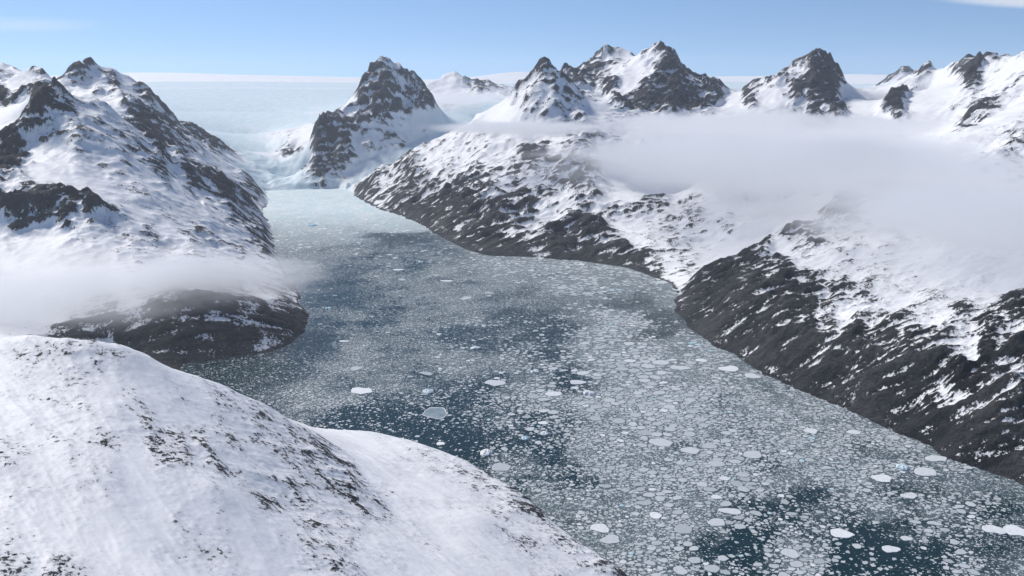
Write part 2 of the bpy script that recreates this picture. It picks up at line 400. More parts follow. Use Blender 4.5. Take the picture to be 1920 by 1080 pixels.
def coarsen(V, k):
    nv, nu = V.shape[0] // k + 1, V.shape[1] // k + 1
    B = np.full((nv * k, nu * k), np.nan, np.float32); B[:V.shape[0], :V.shape[1]] = V
    B = B.reshape(nv, k, nu, k).swapaxes(1, 2).reshape(nv, nu, k * k)
    c = np.isfinite(B).sum(2); s = np.nansum(B, 2)
    return np.where(c > 0, s / np.maximum(c, 1), np.nan).astype(np.float32)

def resize(A, nv, nu, k):
    """bilinear sampling of a k-times coarser grid"""
    yi = np.clip((np.arange(nv) + 0.5) / k - 0.5, 0, A.shape[0] - 1.001); xi = np.clip((np.arange(nu) + 0.5) / k - 0.5, 0, A.shape[1] - 1.001)
    y0 = yi.astype(int); x0 = xi.astype(int); fy = (yi - y0)[:, None]; fx = (xi - x0)[None]
    return (A[y0][:, x0] * (1 - fy) * (1 - fx) + A[y0][:, x0 + 1] * (1 - fy) * fx + A[y0 + 1][:, x0] * fy * (1 - fx) + A[y0 + 1][:, x0 + 1] * fy * fx).astype(np.float32)

prev = None; pk = None
for k, it in ((16, 3000), (8, 900), (4, 350), (2, 140), (1, 50)):
    V = coarsen(Hs, k) if k > 1 else Hs
    fix = np.isfinite(V)
    init = np.full(V.shape, 500.0, np.float32) if prev is None else resize(prev, V.shape[0], V.shape[1], 2)
    prev = solve(fix, np.where(fix, V, 0).astype(np.float32), init, it)
H0 = prev
soft = (np.exp(GV) < 3600) & (GU < 0.2) & ~water_in
for _ in range(30):
    Pd = np.pad(H0, 1, mode='edge')
    Hn = 0.25 * (Pd[:-2, 1:-1] + Pd[2:, 1:-1] + Pd[1:-1, :-2] + Pd[1:-1, 2:])
    H0 = np.where(soft, Hn, H0)

def bil(A, u, v):
    x = np.clip((u - U0) / DU, 0, NU - 1.001); y = np.clip((v - V0) / DU, 0, NV - 1.001)
    xi = x.astype(np.int32); yi = y.astype(np.int32); fx = (x - xi).astype(np.float32); fy = (y - yi).astype(np.float32)
    return A[yi, xi] * (1 - fy) * (1 - fx) + A[yi, xi + 1] * (1 - fy) * fx + A[yi + 1, xi] * fy * (1 - fx) + A[yi + 1, xi + 1] * fy * fx

def cast(px, py):
    """first point of the land seen at a place of the photograph"""
    p1 = at(px, py, D=1000.0); u = p1[0] / 1000.0; s = (p1[2] - CAM_H) / 1000.0
    v = np.arange(math.log(900), V1, 0.0015); D = np.exp(v)
    z = CAM_H + s * D; h = bil(H0, np.full(v.shape, u), v)
    hit = np.nonzero(h >= z)[0]
    i = hit[0] if len(hit) else len(v) - 1
    return (u, v[i], h[i] / D[i])

# where rock shows through the snow (1 bare rock, 0 unbroken snow)
ROCK = '''
0 700 .1;60 680 .2;130 690 .25;180 690 .28;60 740 .1;200 740 .0;300 760 .08;230 660 .16;280 700 .06;340 730 .12;420 740 .3;500 780 .34;560 830 .38;610 850 .5;650 900 .5;700 960 .42;300 830 .34;340 850 .34;
220 790 .22;130 790 .15;90 860 .14;120 860 .22;200 860 .26;190 900 .2;20 910 .22;50 940 .22;20 1040 .22;110 1070 .26;100 980 .04;60 1010 .12;200 980 .02;260 900 .0;300 970 .0;280 1040 .02;400 870 .34;460 900 .3;520 860 .3;500 920 .36;560 920 .38;600 980 .38;640 960 .3;360 960 .16;330 965 .22;370 985 .18;290 1040 .18;430 1050 .2;580 1060 .36;640 1070 .34;540 1010 .12;450 960 .02;480 1010 .02;
660 830 .0;730 830 .12;700 870 .02;760 870 .15;820 870 .22;880 890 .35;930 900 .45;980 940 .55;1020 960 .5;900 940 .2;850 940 .12;800 930 .05;940 990 .28;990 990 .25;1060 1000 .3;1100 1040 .5;1150 1060 .5;1040 1050 .28;950 1060 .06;850 1040 .06;780 1000 .1;900 1010 .06;700 1040 .08;720 1000 .12;800 1070 .03;
420 620 .95;300 620 .95;350 650 .95;500 600 .9;550 610 .85;480 640 .9;250 640 .9;200 600 .65;330 580 .75;420 585 .7;500 560 .35;545 570 .6;560 600 .85;490 655 .35;540 640 .7;130 640 .8;250 580 .4;400 660 .9;460 570 .55;
0 500 .0;100 520 .0;200 510 .05;60 470 .02;150 480 .15;110 465 .2;60 450 .2;0 440 .3;220 470 .28;200 460 .1;280 450 .4;260 480 .32;330 480 .25;380 440 .42;420 480 .3;350 430 .3;300 510 .1;
0 395 .9;40 400 .95;80 405 .95;130 400 .95;170 395 .8;210 410 .5;120 380 .75;60 370 .6;20 350 .3;150 425 .35;190 430 .35;90 430 .1;240 430 .3;
100 330 .05;70 320 .0;130 350 .02;180 350 .08;60 280 .05;110 290 .12;150 270 .45;180 300 .3;110 255 .45;130 235 .5;200 290 .35;180 330 .1;230 340 .3;260 370 .35;200 370 .15;300 390 .3;340 360 .25;260 400 .1;300 430 .22;400 400 .3;420 440 .36;460 410 .5;480 440 .6;500 455 .65;450 460 .42;480 480 .35;500 430 .65;500 470 .6;360 400 .2;
15 310 .95;40 280 .9;0 325 .95;65 255 .85;85 235 .7;100 190 .8;80 200 .85;115 200 .7;95 170 .65;130 180 .5;60 215 .6;40 200 .05;20 215 .0;0 220 .0;10 185 .85;40 180 .85;70 178 .7;50 155 .12;30 165 .0;80 150 .5;70 135 .35;95 150 .6;20 150 .1;
160 200 .35;170 185 .4;190 225 .4;220 240 .4;240 270 .45;270 280 .5;300 320 .6;250 300 .35;280 340 .2;200 210 .3;330 330 .3;310 300 .7;340 290 .6;300 275 .8;280 260 .8;310 290 .3;
140 155 .6;160 140 .55;120 155 .5;150 150 .6;170 120 .6;210 130 .1;240 150 .05;190 160 .1;215 160 .75;190 170 .7;150 175 .0;180 190 .0;205 200 .0;230 170 .15;240 200 .6;260 215 .8;250 200 .5;270 200 .5;255 158 .75;280 205 .7;225 205 .4;290 220 .7;
320 260 .75;330 280 .6;360 310 .5;350 330 .7;400 330 .25;440 350 .5;420 360 .85;450 370 .8;470 380 .6;490 385 .65;380 310 .45;400 310 .3;430 330 .3;460 350 .5;370 290 .45;300 250 .6;470 360 .6;
380 255 .85;395 268 .9;410 280 .9;420 292 .6;430 300 .3;360 245 .4;350 240 .1;
545 280 .7;560 295 .8;570 305 .75;545 265 .4;560 265 .15;580 300 .1;575 260 .05;600 220 .2;
600 330 .9;620 320 .95;640 310 .85;605 280 .95;620 260 .95;640 280 .9;600 250 .9;620 235 .8;660 240 .85;650 260 .8;640 225 .7;690 245 .9;720 220 .95;680 210 .9;700 180 1;720 160 1;760 180 1;790 185 1;740 200 1;700 150 .95;680 175 .9;730 130 .55;745 130 .4;710 120 .8;715 135 .6;690 140 .9;760 145 .7;790 165 .9;670 200 .6;660 195 .1;
690 265 .1;670 265 .05;710 250 .4;650 335 .35;635 335 .5;680 290 .6;700 280 .5;750 270 .7;720 285 .5;760 255 .25;800 255 .4;740 240 .3;790 230 .1;650 310 .6;700 305 .1;
735 300 .0;700 320 .0;800 275 .0;850 240 .0;
880 150 .8;870 142 .6;850 137 .4;835 150 .15;840 175 .1;860 165 .0;890 160 .7;838 178 .4;830 140 .4;
700 350 .7;680 360 .85;720 340 .55;760 330 .6;720 380 .7;770 350 .75;780 390 .9;820 420 .85;760 390 .85;800 340 .6;850 320 .5;870 290 .3;830 290 .35;820 310 .3;900 270 .4;930 290 .3;880 350 .7;850 380 .85;900 420 .85;900 460 .9;960 470 .9;920 380 .65;950 350 .45;970 320 .5;1000 300 .7;1050 290 .5;1060 275 .45;1080 290 .5;1000 330 .45;1040 340 .6;1080 340 .7;980 400 .7;1000 430 .5;960 440 .7;1060 380 .4;1030 400 .35;1000 470 .75;1060 470 .95;1050 440 .85;1100 430 .8;1130 440 .75;1110 480 .9;1160 480 .85;1200 500 .85;1090 400 .6;1110 320 .6;1130 350 .4;1100 370 .6;1120 400 .45;860 270 .35;790 310 .45;
990 140 .75;1015 125 .7;1030 135 .65;1040 160 .5;1000 160 .6;970 170 .6;980 180 .5;950 180 .35;960 200 .1;930 205 .0;950 215 .0;990 200 .4;1010 190 .45;1030 190 .45;1060 170 .6;1060 200 .45;1080 195 .55;1040 215 .4;1010 215 .55;1075 215 .55;
1150 320 .0;1200 330 .0;1260 330 .0;1180 370 .02;1150 370 .1;1180 397 .55;1150 396 .55;1230 395 .5;1210 397 .5;1160 420 .15;1190 430 .2;1200 450 .25;1230 440 .35;1160 450 .5;1230 420 .35;1290 400 .45;1300 420 .45;1310 440 .3;1350 420 .3;1370 420 .4;1280 460 .4;1300 470 .45;1260 480 .45;1240 500 .55;1280 490 .45;1300 500 .35;1330 480 .1;1360 470 .0;1420 440 .0;1340 450 .2;1400 430 .05;1280 520 .3;1260 520 .4;1400 400 .02;1350 380 .02;1450 420 .02;
1300 535 .95;1350 515 .9;1400 485 .75;1440 460 .6;1480 440 .75;1500 445 .6;1460 470 .1;1530 460 .5;1490 460 .25;1500 500 .4;1450 500 .6;1400 520 .75;1430 510 .6;1470 530 .85;1350 550 1;1420 560 .9;1500 560 .8;1540 540 .65;1350 600 .95;1400 620 .9;1450 590 .85;1500 600 .8;1550 590 .55;1540 500 .3;1570 490 .35;1600 520 .3;1640 530 .4;1580 550 .65;1620 560 .5;1700 540 .3;1560 520 .35;1640 490 .3;1580 460 .4;1640 470 .3;1700 480 .15;1750 500 .1;1800 540 .2;1760 560 .4;1850 560 .3;1720 590 .45;1640 600 .45;1580 610 .4;1680 570 .3;1600 640 .8;1650 650 .8;1560 660 .8;1500 660 .9;1450 660 .95;1560 700 .85;1640 700 .9;1700 660 .85;1700 740 .95;1650 750 .95;1740 690 .95;1800 700 1;1850 680 1;1900 660 .95;1880 640 .6;1800 640 .45;1750 640 .55;1820 660 .4;1900 630 .5;1850 610 .65;1900 590 .75;1800 610 .6;1760 610 .45;1700 620 .5;1850 740 .8;1780 740 .7;1800 770 .75;1750 780 .9;1850 800 .9;1900 780 .6;1900 850 .9;1850 860 .9;1780 830 .9;1900 740 .6;1700 800 .85;
1600 378 .95;1580 382 .8;1620 375 .7;1560 372 .2;1650 400 .3;1700 425 .4;1720 425 .35;1780 440 .3;1800 470 .15;1500 400 .0;1850 450 .1;1900 520 .0;1800 500 .05;
1130 105 .7;1150 110 .6;1140 125 .6;1110 135 .7;1165 100 .3;1085 150 .8;1070 150 .8;1110 150 .7;1160 130 .4;1150 140 .35;1190 130 .1;1190 110 .4;1175 160 .0;1130 180 .0;1130 172 .9;1140 168 .9;1110 200 .0;1180 120 .3;
1210 125 .45;1225 105 .35;1240 90 .8;1245 100 .7;1215 140 .35;1230 130 .7;1260 130 .85;1280 140 .75;1210 165 .8;1190 190 .9;1230 180 .95;1260 180 1;1290 180 .95;1300 150 .7;1320 170 .8;1340 190 .9;1270 200 1;1300 205 .9;1200 205 .8;1320 200 .7;1170 200 .8;1240 150 .85;1180 175 .2;
1500 120 .7;1520 105 .65;1480 130 .5;1500 130 .4;1460 150 .7;1430 160 .65;1400 180 .8;1410 190 .6;1520 130 .85;1540 120 .85;1520 160 .95;1550 150 .95;1570 150 .9;1500 170 .8;1490 190 .7;1460 180 .2;1440 195 .0;1470 200 .2;1540 190 .9;1560 200 .7;1530 210 .85;1570 215 .9;1545 215 .5;1500 205 .3;
1680 185 1;1670 200 1;1690 195 .95;1650 190 .0;1710 190 .0;1655 160 .7;1690 135 .5;1670 150 .6;
1730 130 .6;1700 150 .35;1760 150 .05;1780 170 .0;1770 125 .5;1790 125 .5;1815 115 .7;1830 120 .8;1820 140 .9;1835 150 .85;1815 160 .75;1870 115 .5;1860 130 .4;1810 175 .5;1800 185 .2;1850 150 .2;1880 140 .05;1920 160 .1;1900 163 .5;1840 205 .8;1860 205 .7;1830 215 .7;1860 195 .5;1900 195 .3;1880 220 .05;1790 210 .3;1900 120 .1;1915 105 .4;
1372 190 0;1374 200 0;1600 165 0;1625 160 0;1640 180 0;1610 200 0;1720 200 0;1750 180 0;1362 205 .1;1200 235 .1;1300 235 .1;1400 225 .0;1450 240 0;1600 240 0;1650 235 0;1750 250 0;1880 265 .35;1900 262 .45;1860 275 .3;1800 265 .05;1840 262 .1;1910 275 .4;
400 200 .0;550 200 .0;500 300 .0;600 180 .0;450 240 .0;1370 165 .0;1600 190 .0;940 160 .0;350 220 .0;430 270 .0;100 560 .0;1000 240 .0;1250 260 .0;1500 300 .0;1700 300 .0
'''
RC = []
for s in ROCK.replace('\n', '').split(';'):
    if s.strip():
        a = s.split(); c = cast(float(a[0]), float(a[1])); RC.append((c[0], c[1], c[2], float(a[2])))
RC = np.array(RC, np.float32)

def shepard(C, q, vw=0.3, eps=0.006, power=2.2):
    """scattered interpolation; q and C hold (u, v, z/y) columns"""
    out = np.empty(len(q), np.float32)
    for s in range(0, len(q), 40000):
        b = q[s:s + 40000]
        d2 = (b[:, None, 0] - C[None, :, 0]) ** 2 + ((b[:, None, 1] - C[None, :, 1]) * vw) ** 2 + (b[:, None, 2] - C[None, :, 2]) ** 2
        w = (d2 + eps * eps) ** (-power)
        out[s:s + 40000] = (w * C[None, :, 3]).sum(1) / w.sum(1)
    return out

ks = 3
cu, cv = GU[::ks, ::ks], GV[::ks, ::ks]; ch = H0[::ks, ::ks]
q = np.column_stack([cu.ravel(), cv.ravel(), (ch / np.exp(cv)).ravel()]).astype(np.float32)
rk = shepard(RC, q).reshape(cu.shape)
def rockctl(u, v):
    x = np.clip((u - U0) / (DU * ks), 0, rk.shape[1] - 1.001); y = np.clip((v - V0) / (DU * ks), 0, rk.shape[0] - 1.001)
    xi = x.astype(np.int32); yi = y.astype(np.int32); fx = (x - xi).astype(np.float32); fy = (y - yi).astype(np.float32)
    return rk[yi, xi] * (1 - fy) * (1 - fx) + rk[yi, xi + 1] * (1 - fy) * fx + rk[yi + 1, xi] * fy * (1 - fx) + rk[yi + 1, xi + 1] * fy * fx
# region of every coarse cell: the nearest control line
rl = np.empty(len(q), np.int32)
for s in range(0, len(q), 20000):
    b = q[s:s + 20000]
    d2 = (b[:, None, 0] - reg_pts[None, :, 0]) ** 2 + (b[:, None, 1] - reg_pts[None, :, 1]) ** 2
    rl[s:s + 20000] = reg_pts[np.argmin(d2, 1), 2]
rl = rl.reshape(cu.shape)

# the mesh itself: a fan of quads, rows closer together near the fjord
mu = np.arange(-0.78, 0.7801, 0.0018)
mv = np.concatenate([np.arange(math.log(800), math.log(1350), 0.006), np.arange(math.log(1350), math.log(14500), 0.0019), np.arange(math.log(14500), math.log(40000), 0.0045)])
MU, MV = np.meshgrid(mu, mv)
D = np.exp(MV); MX = (MU * D).astype(np.float64); MY = D
cell = (0.0018 * D).astype(np.float32)
h = bil(H0, MU, MV)
rc_ = rockctl(MU, MV)
rc_ = np.where(rc_ < 0.7, rc_ * (0.78 + 0.314 * rc_), rc_)
yi = np.clip(np.round((MV - V0) / (DU * ks)).astype(int), 0, rl.shape[0] - 1); xi = np.clip(np.round((MU - U0) / (DU * ks)).astype(int), 0, rl.shape[1] - 1)
REG = rl[yi, xi]
is_ice = np.isin(REG, [REGS.index(r) for r in ('glacier', 'side_glacier')]).astype(np.float32)
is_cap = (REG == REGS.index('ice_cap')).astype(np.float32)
def blur(A, r):
    for ax in (0, 1):
        P_ = np.pad(A, [(r + 1, r) if a == ax else (0, 0) for a in (0, 1)], mode='edge')
        c = np.cumsum(P_, axis=ax, dtype=np.float64)
        n = A.shape[ax]
        A = ((c.take(range(2 * r + 1, 2 * r + 1 + n), axis=ax) - c.take(range(0, n), axis=ax)) / (2 * r + 1)).astype(np.float32)
    return A
is_ice_s = blur(is_ice, 5); flat = np.clip(blur(is_ice + is_cap, 8), 0, 1)
land = np.clip(h / 60.0, 0, 1)
rough = (0.15 + 1.35 * np.clip(rc_, 0, 1)) * (1 - flat * 0.99)
big = fbm(MX, MY, 1100, 9, cell, 0.64, 3.1, ridged=True) - 0.75
ca, sa = math.cos(0.5), math.sin(0.5)
SX, SY = MX, MY - 0.3 * MX
stri = fbm(SX / 3.4, SY + h * 0.8, 210, 6, cell, 0.58, 8.8, ridged=True)
fars = np.clip((D - 9500) / 1500, 0, 1)
spur = fbm(MX + 0.3 * MY, MY * 0.8, 620, 6, cell, 0.58, 31.0, ridged=True) - 0.5
gul = fbm(MX + h * 0.2, MY, 420, 6, cell, 0.5, 5.5)
amp = np.clip(h, 0, 260) / 260.0
near = np.clip(D / 5000.0, 0.22, 1.55)
dz = rough * (0.25 + 0.75 * amp) * land * near * (1 - 0.55 * (blur(np.isin(REG, [REGS.index('headland')]).astype(np.float32), 8))) * (40 * big + fars * 16 * spur + 34 * stri * np.clip(rc_ * 2 - .3, 0, 1) + 34 * gul * np.clip(D / 5000, 0.4, 1))
hill = np.isin(REG, [REGS.index('hillside')]).astype(np.float32)
HX, HY = (MX + MY) * 0.7071, (MX - MY) * 0.7071
flute = fbm(HX, HY / 4.5, 130, 5, cell, 0.6, 12.3, ridged=True)
dz += hill * land * amp * (3.0 * flute - 1)
ic = fbm(MX, MY * 0.6, 420, 7, cell, 0.66, 2.2, ridged=True)
front = np.clip((15500 - D) / 2500, 0, 1)
dz += is_ice_s * land * (ic - .5) * (1.5 + 17 * front)
h2 = h + dz.astype(np.float32)
h2 = np.where(h <= -1.0, h, np.maximum(h2, 0.4 + 0.25 * h.clip(0, 40)))
# normals, steepness and hollows
dhu = np.gradient(h2, axis=1) / (np.gradient(MX, axis=1))
dyv = np.gradient(MY, axis=0); dhv = np.gradient(h2, axis=0)
hy = (dhv - dhu * np.gradient(MX, axis=0)) / dyv
N = np.stack([-dhu, -hy, np.ones_like(h2)], -1); N /= np.linalg.norm(N, axis=-1, keepdims=True)
N = N.astype(np.float32)
slope = 1 - N[..., 2]
hx3 = (h2 - blur(h2, 2)) / (cell * 2); hx9 = (h2 - blur(h2, 8)) / (cell * 8); hx30 = (h2 - blur(h2, 24)) / (cell * 24)
srel = slope - blur(slope, 18)
rock = rc_ + (1.0 * np.clip(hx3, -.3, .3) + 0.7 * np.clip(hx9, -.15, .15)) * (0.12 + 0.88 * np.clip(rc_ * 1.8, 0, 1)) + 0.9 * srel * np.clip(rc_ * 2, 0.05, 1)
rock += (0.30 * (fbm(MX, MY, 260, 7, cell, 0.62, 1.4, ridged=True) - 0.5) + 0.2 * (stri - 0.5)) * np.clip(rc_ * 2, 0, 1) * np.clip((1.35 - rc_) * 2, 0.3, 1)
rock -= hill * np.clip(rc_ - 0.26, 0, 1) * 0.95
rock += np.clip(rc_ - 0.68, 0, 1) * (0.9 + 0.9 * np.clip((D - 6500) / 800, 0, 1)) * (D < 12600)
rock -= (0.16 + 0.06 * np.clip((D - 6000) / 3000, 0, 1)) * np.clip(rc_ * 3, 0, 1) * (1 - 0.6 * hill)
rock = np.where(D > 3400, rock - 0.05, rock) - 0.15 * srel * (D > 5000)
rock += hill * np.clip(rc_ * 3, 0, 1) * 0.22 * (flute - 0.55)
rock += np.clip((D - 5200) / 1500, 0, 1) * 0.5 * fbm(MX, MY + h * 0.7, 120, 5, cell, 0.85, 21.0, minwl=1.8) * np.clip(rc_ * 4, 0, 1)
rock = np.where(rc_ < 0.03, rock - 0.3, rock)
rock -= is_ice_s * 0.9 + is_cap * 0.6
shore_rock = np.clip((25 - h) / 25, 0, 1) * (h > -1) * (1 - is_ice_s) * (D > 3000)
rock = rock - (1 - shore_rock) * 0.0 + 0.7 * shore_rock * np.clip((14 - h) / 10, 0, 1)
print('BIAS', [float(np.mean((rock - rc_)[(rc_ > a) & (rc_ < a + .1) & (h > 30)])) for a in (.1, .3, .5, .7, .9)])
ice_and_cap_shade = np.clip(is_ice_s * 1.0 + is_cap * 0.9 * np.clip((31500 - D) / 1200, 0, 1), 0, 1)  # glacier ice, plus cloud shadow painted as bluer colour on the near ice cap

MAT_LAND = land_material()
names = {
 'hillside': ('hillside', 'near snowy hillside speckled with small rocks sloping down to the ice filled fjord'),
 'headland': ('headland', 'dark bare rock headland with snow ledges below the low fog bank on the left shore'),
 'near_mountain': ('mountain', 'snow covered mountain with a dark cliff band above the left shore fog'),
 'far_left_mountain': ('mountain', 'hazy snow ridge with rocky cirque between the near left mountain and the glacier'),
 'glacier': ('glacier', 'pale blue wide glacier flowing down to the head of the fjord'),
 'ice_cap': ('ice_cap', 'flat white ice cap along the horizon behind all the peaks'),
 'dark_peak': ('mountain', 'steep dark blue rock peak standing between the two glaciers'),
 'side_glacier': ('glacier', 'narrow side glacier between the dark peak and the rocky shore slope'),
 'far_knoll': ('mountain', 'small distant snow knoll with a dark crest right of the dark peak'),
 'shore_slope': ('mountain', 'long brown grey rock slope with snow patches ending on the fjord shore'),
 'pyramid_peak': ('mountain', 'pyramid shaped snow dusted peak standing above a thin cloud band'),
 'snow_valley': ('snow_valley', 'broad snow filled valley running down to the fjord between two rock slopes'),
 'twin_peak': ('mountain', 'tallest twin topped mountain with a dark front face rising from the clouds'),
 'right_peak': ('mountain', 'sharp isolated rock peak with a snow patch at its left foot above the clouds'),
 'rock_knob': ('rock_outcrop', 'small dark rock knob poking out of the snow right of the sharp peak'),
 'far_right_range': ('mountain', 'faint bluish distant peak at the far right of the ice cap'),
 'right_range': ('mountain', 'long white snow range with a few rock outcrops on the right horizon'),
 'snow_hill': ('hill', 'rounded white snow hill poking out of the cloud sea under the right range'),
 'right_mountain': ('mountain', 'nearest dark rock mountainside with snow patches on the right shore'),
}
nr, ncol = MX.shape
V3 = np.stack([MX, MY, h2], -1).reshape(-1, 3).astype(np.float32)
ids = np.arange(nr * ncol).reshape(nr, ncol)
quad = np.stack([ids[:-1, :-1], ids[:-1, 1:], ids[1:, 1:], ids[1:, :-1]], -1).reshape(-1, 4)
hq = h2.reshape(-1)[quad]
keep = hq.max(1) > -1.0
qr = REG[:-1, :-1].reshape(-1)
Nf = N.reshape(-1, 3); rf = rock.reshape(-1); icf = ice_and_cap_shade.reshape(-1); stf = stri.reshape(-1); print('STRI', np.percentile(stri, [5, 25, 50, 75, 95]))
for ri, reg in enumerate(REGS):
    f = quad[keep & (qr == ri)]
    if not len(f): continue
    used, inv = np.unique(f.ravel(), return_inverse=True)
    nm, lab = names[reg]
    me = mesh_np(nm, V3[used], inv.reshape(-1, 4))
    me.normals_split_custom_set_from_vertices(Nf[used])
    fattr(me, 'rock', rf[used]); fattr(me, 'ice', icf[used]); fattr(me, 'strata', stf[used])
    me.materials.append(MAT_LAND)
    o = bpy.data.objects.new(nm, me); COL.objects.link(o)
    tag(o, lab, kind='structure')
print('LAND quads', int(keep.sum()))

# ------------------------------------------------------------------ fjord water
# how much of the water the brash ice covers, and how large its floes are: x y cover size
ICE = '''
560 375 1 .1;520 400 1 .1;600 400 1 .1;680 400 1 .15;560 430 .95 .1;740 425 .95 .2;520 450 .8 .1;620 440 .85 .1;
745 443 .05 .3;780 450 .1 .3;800 470 .45 .4;560 490 .6 .1;620 495 .3 .15;670 470 .65 .2;720 480 .35 .3;780 492 .3 .4;700 510 .45 .3;
650 520 .25 .15;600 540 .35 .1;640 560 .18 .15;720 550 .45 .2;660 590 .45 .15;720 585 .2 .2;620 620 .18 .15;660 625 .55 .2;480 690 .12 .15;420 692 .1 .1;540 680 .22 .15;590 650 .1 .15;600 690 .6 .2;660 680 .65 .2;740 650 .35 .2;700 620 .3 .2;
780 620 .5 .25;790 580 .35 .2;850 560 .65 .3;850 500 .7 .4;900 520 .75 .4;960 500 .9 .6;1000 560 .6 .3;900 600 .6 .3;900 640 .15 .3;870 650 .2 .3;960 590 .35 .3;980 640 .4 .4;1020 625 .1 .5;1000 660 .15 .5;950 690 .4 .4;900 690 .45 .3;850 690 .5 .3;
800 720 .25 .25;760 740 .3 .3;700 715 .6 .2;640 725 .6 .2;590 730 .6 .2;700 760 .15 .3;650 790 .0 .2;720 785 .02 .3;780 795 .0 .3;850 795 .0 .3;860 760 .3 .3;900 800 .25 .4;860 830 .0 .3;930 780 .5 .4;930 718 .1 .5;960 740 .35 .5;
1050 540 .75 .6;1100 500 .95 .7;1200 525 .85 .6;1250 560 .75 .5;1230 595 .0 .4;1200 570 .3 .4;1215 565 .2 .4;1250 625 .05 .4;1270 640 .7 .4;1150 600 .92 .8;1120 660 .9 .9;1200 680 .95 1;1080 700 .3 .8;1030 700 .5 .7;1020 740 .5 .8;1070 710 .15 .7;1060 760 .7 .7;1120 760 .9 .9;1200 770 .95 .9;1290 700 .85 .5;1280 760 .95 1;1300 800 .85 .9;1370 740 .7 .4;1400 780 .75 .5;1350 850 .85 .8;
980 830 .55 .6;960 870 .6 .4;1040 860 .35 .4;1000 900 .5 .3;1080 900 .5 .4;1100 850 .9 .3;1150 860 .85 .5;1050 930 .5 .3;1100 960 .75 .3;1130 1010 .7 .3;1200 950 .75 .6;1260 900 .8 .7;1320 920 .75 .6;1250 1000 .8 .5;1200 1040 .75 .4;1280 1060 .7 .8;
1480 760 .75 .4;1560 800 .7 .4;1500 850 .6 .5;1640 850 .65 .5;1600 900 .55 .4;1450 890 .55 .5;1720 880 .65 .5;1800 920 .6 .4;1880 940 .5 .4;1750 960 .5 .4;1850 1000 .4 .5;1650 950 .5 .4;1550 950 .5 .5;1480 950 .35 .5;1420 950 .45 .6;1400 1000 .0 .6;1380 1030 .1 .6;1440 1000 .1 .6;1350 990 .5 .7;1500 1010 .5 .5;1450 1050 .25 .7;1540 1030 .45 .6;1600 1035 .05 .5;1640 1020 .1 .5;1680 1060 .05 .5;1590 1065 .05 .5;1720 1010 .35 .5;1750 1060 .15 .4;1850 1060 .35 .5;1920 1070 .4 .5;1350 1060 .5 .8;1900 900 .55 .4;380 690 .08 .1
'''
IC = []
for s in ICE.replace('\n', '').split(';'):
    if s.strip():
        a = [float(t) for t in s.split()]; p = at(a[0], a[1], z=0); IC.append((p[0] / p[1], math.log(p[1]), 0, a[2], a[3]))
IC = np.array(IC, np.float32)
wu = np.arange(-0.8, 0.801, 0.004); wv = np.arange(math.log(380), math.log(13600), 0.005)
WU, WV = np.meshgrid(wu, wv); WD = np.exp(WV); WX = WU * WD; WY = WD
wx_ = fbm(WX, WY, 900, 4, None, 0.55, 6.1); wy_ = fbm(WX, WY, 900, 4, None, 0.55, 11.7)
qq = np.column_stack([(WU + wx_ * 0.012).ravel(), (WV + wy_ * 0.03).ravel(), np.zeros(WU.size)]).astype(np.float32)
COV = shepard(IC[:, [0, 1, 2, 3]], qq, 0.5, 0.006, 2.0).reshape(WU.shape)
SIZ = shepard(IC[:, [0, 1, 2, 4]], qq, 0.5, 0.01, 2.0).reshape(WU.shape)
COV = COV + 0.30 * fbm(WX, WY * 0.7, 650, 6, None, 0.6, 4.4) * np.clip(COV * 3, 0, 1) * np.clip((1.08 - COV) * 3, 0.2, 1)
COV = COV + 0.28 * fbm(WX * 0.8, WY, 240, 5, None, 0.65, 9.4) * np.clip(COV * 4, 0.15, 1) * np.clip((1.15 - COV) * 2, 0.1, 1) + 0.02 + 0.07 * np.clip((WD - 3300) / 800, 0, 1)
FRONT = np.clip((WD - 7900) / 2600, 0, 1) * np.clip(COV, 0, 1)
def wsamp(A, x, y):
    u = x / y; v = math.log(y)
    a = (u + 0.8) / 0.004; b = (v - math.log(380)) / 0.005
    i = min(max(int(b), 0), A.shape[0] - 1); j = min(max(int(a), 0), A.shape[1] - 1)
    return A[i, j]

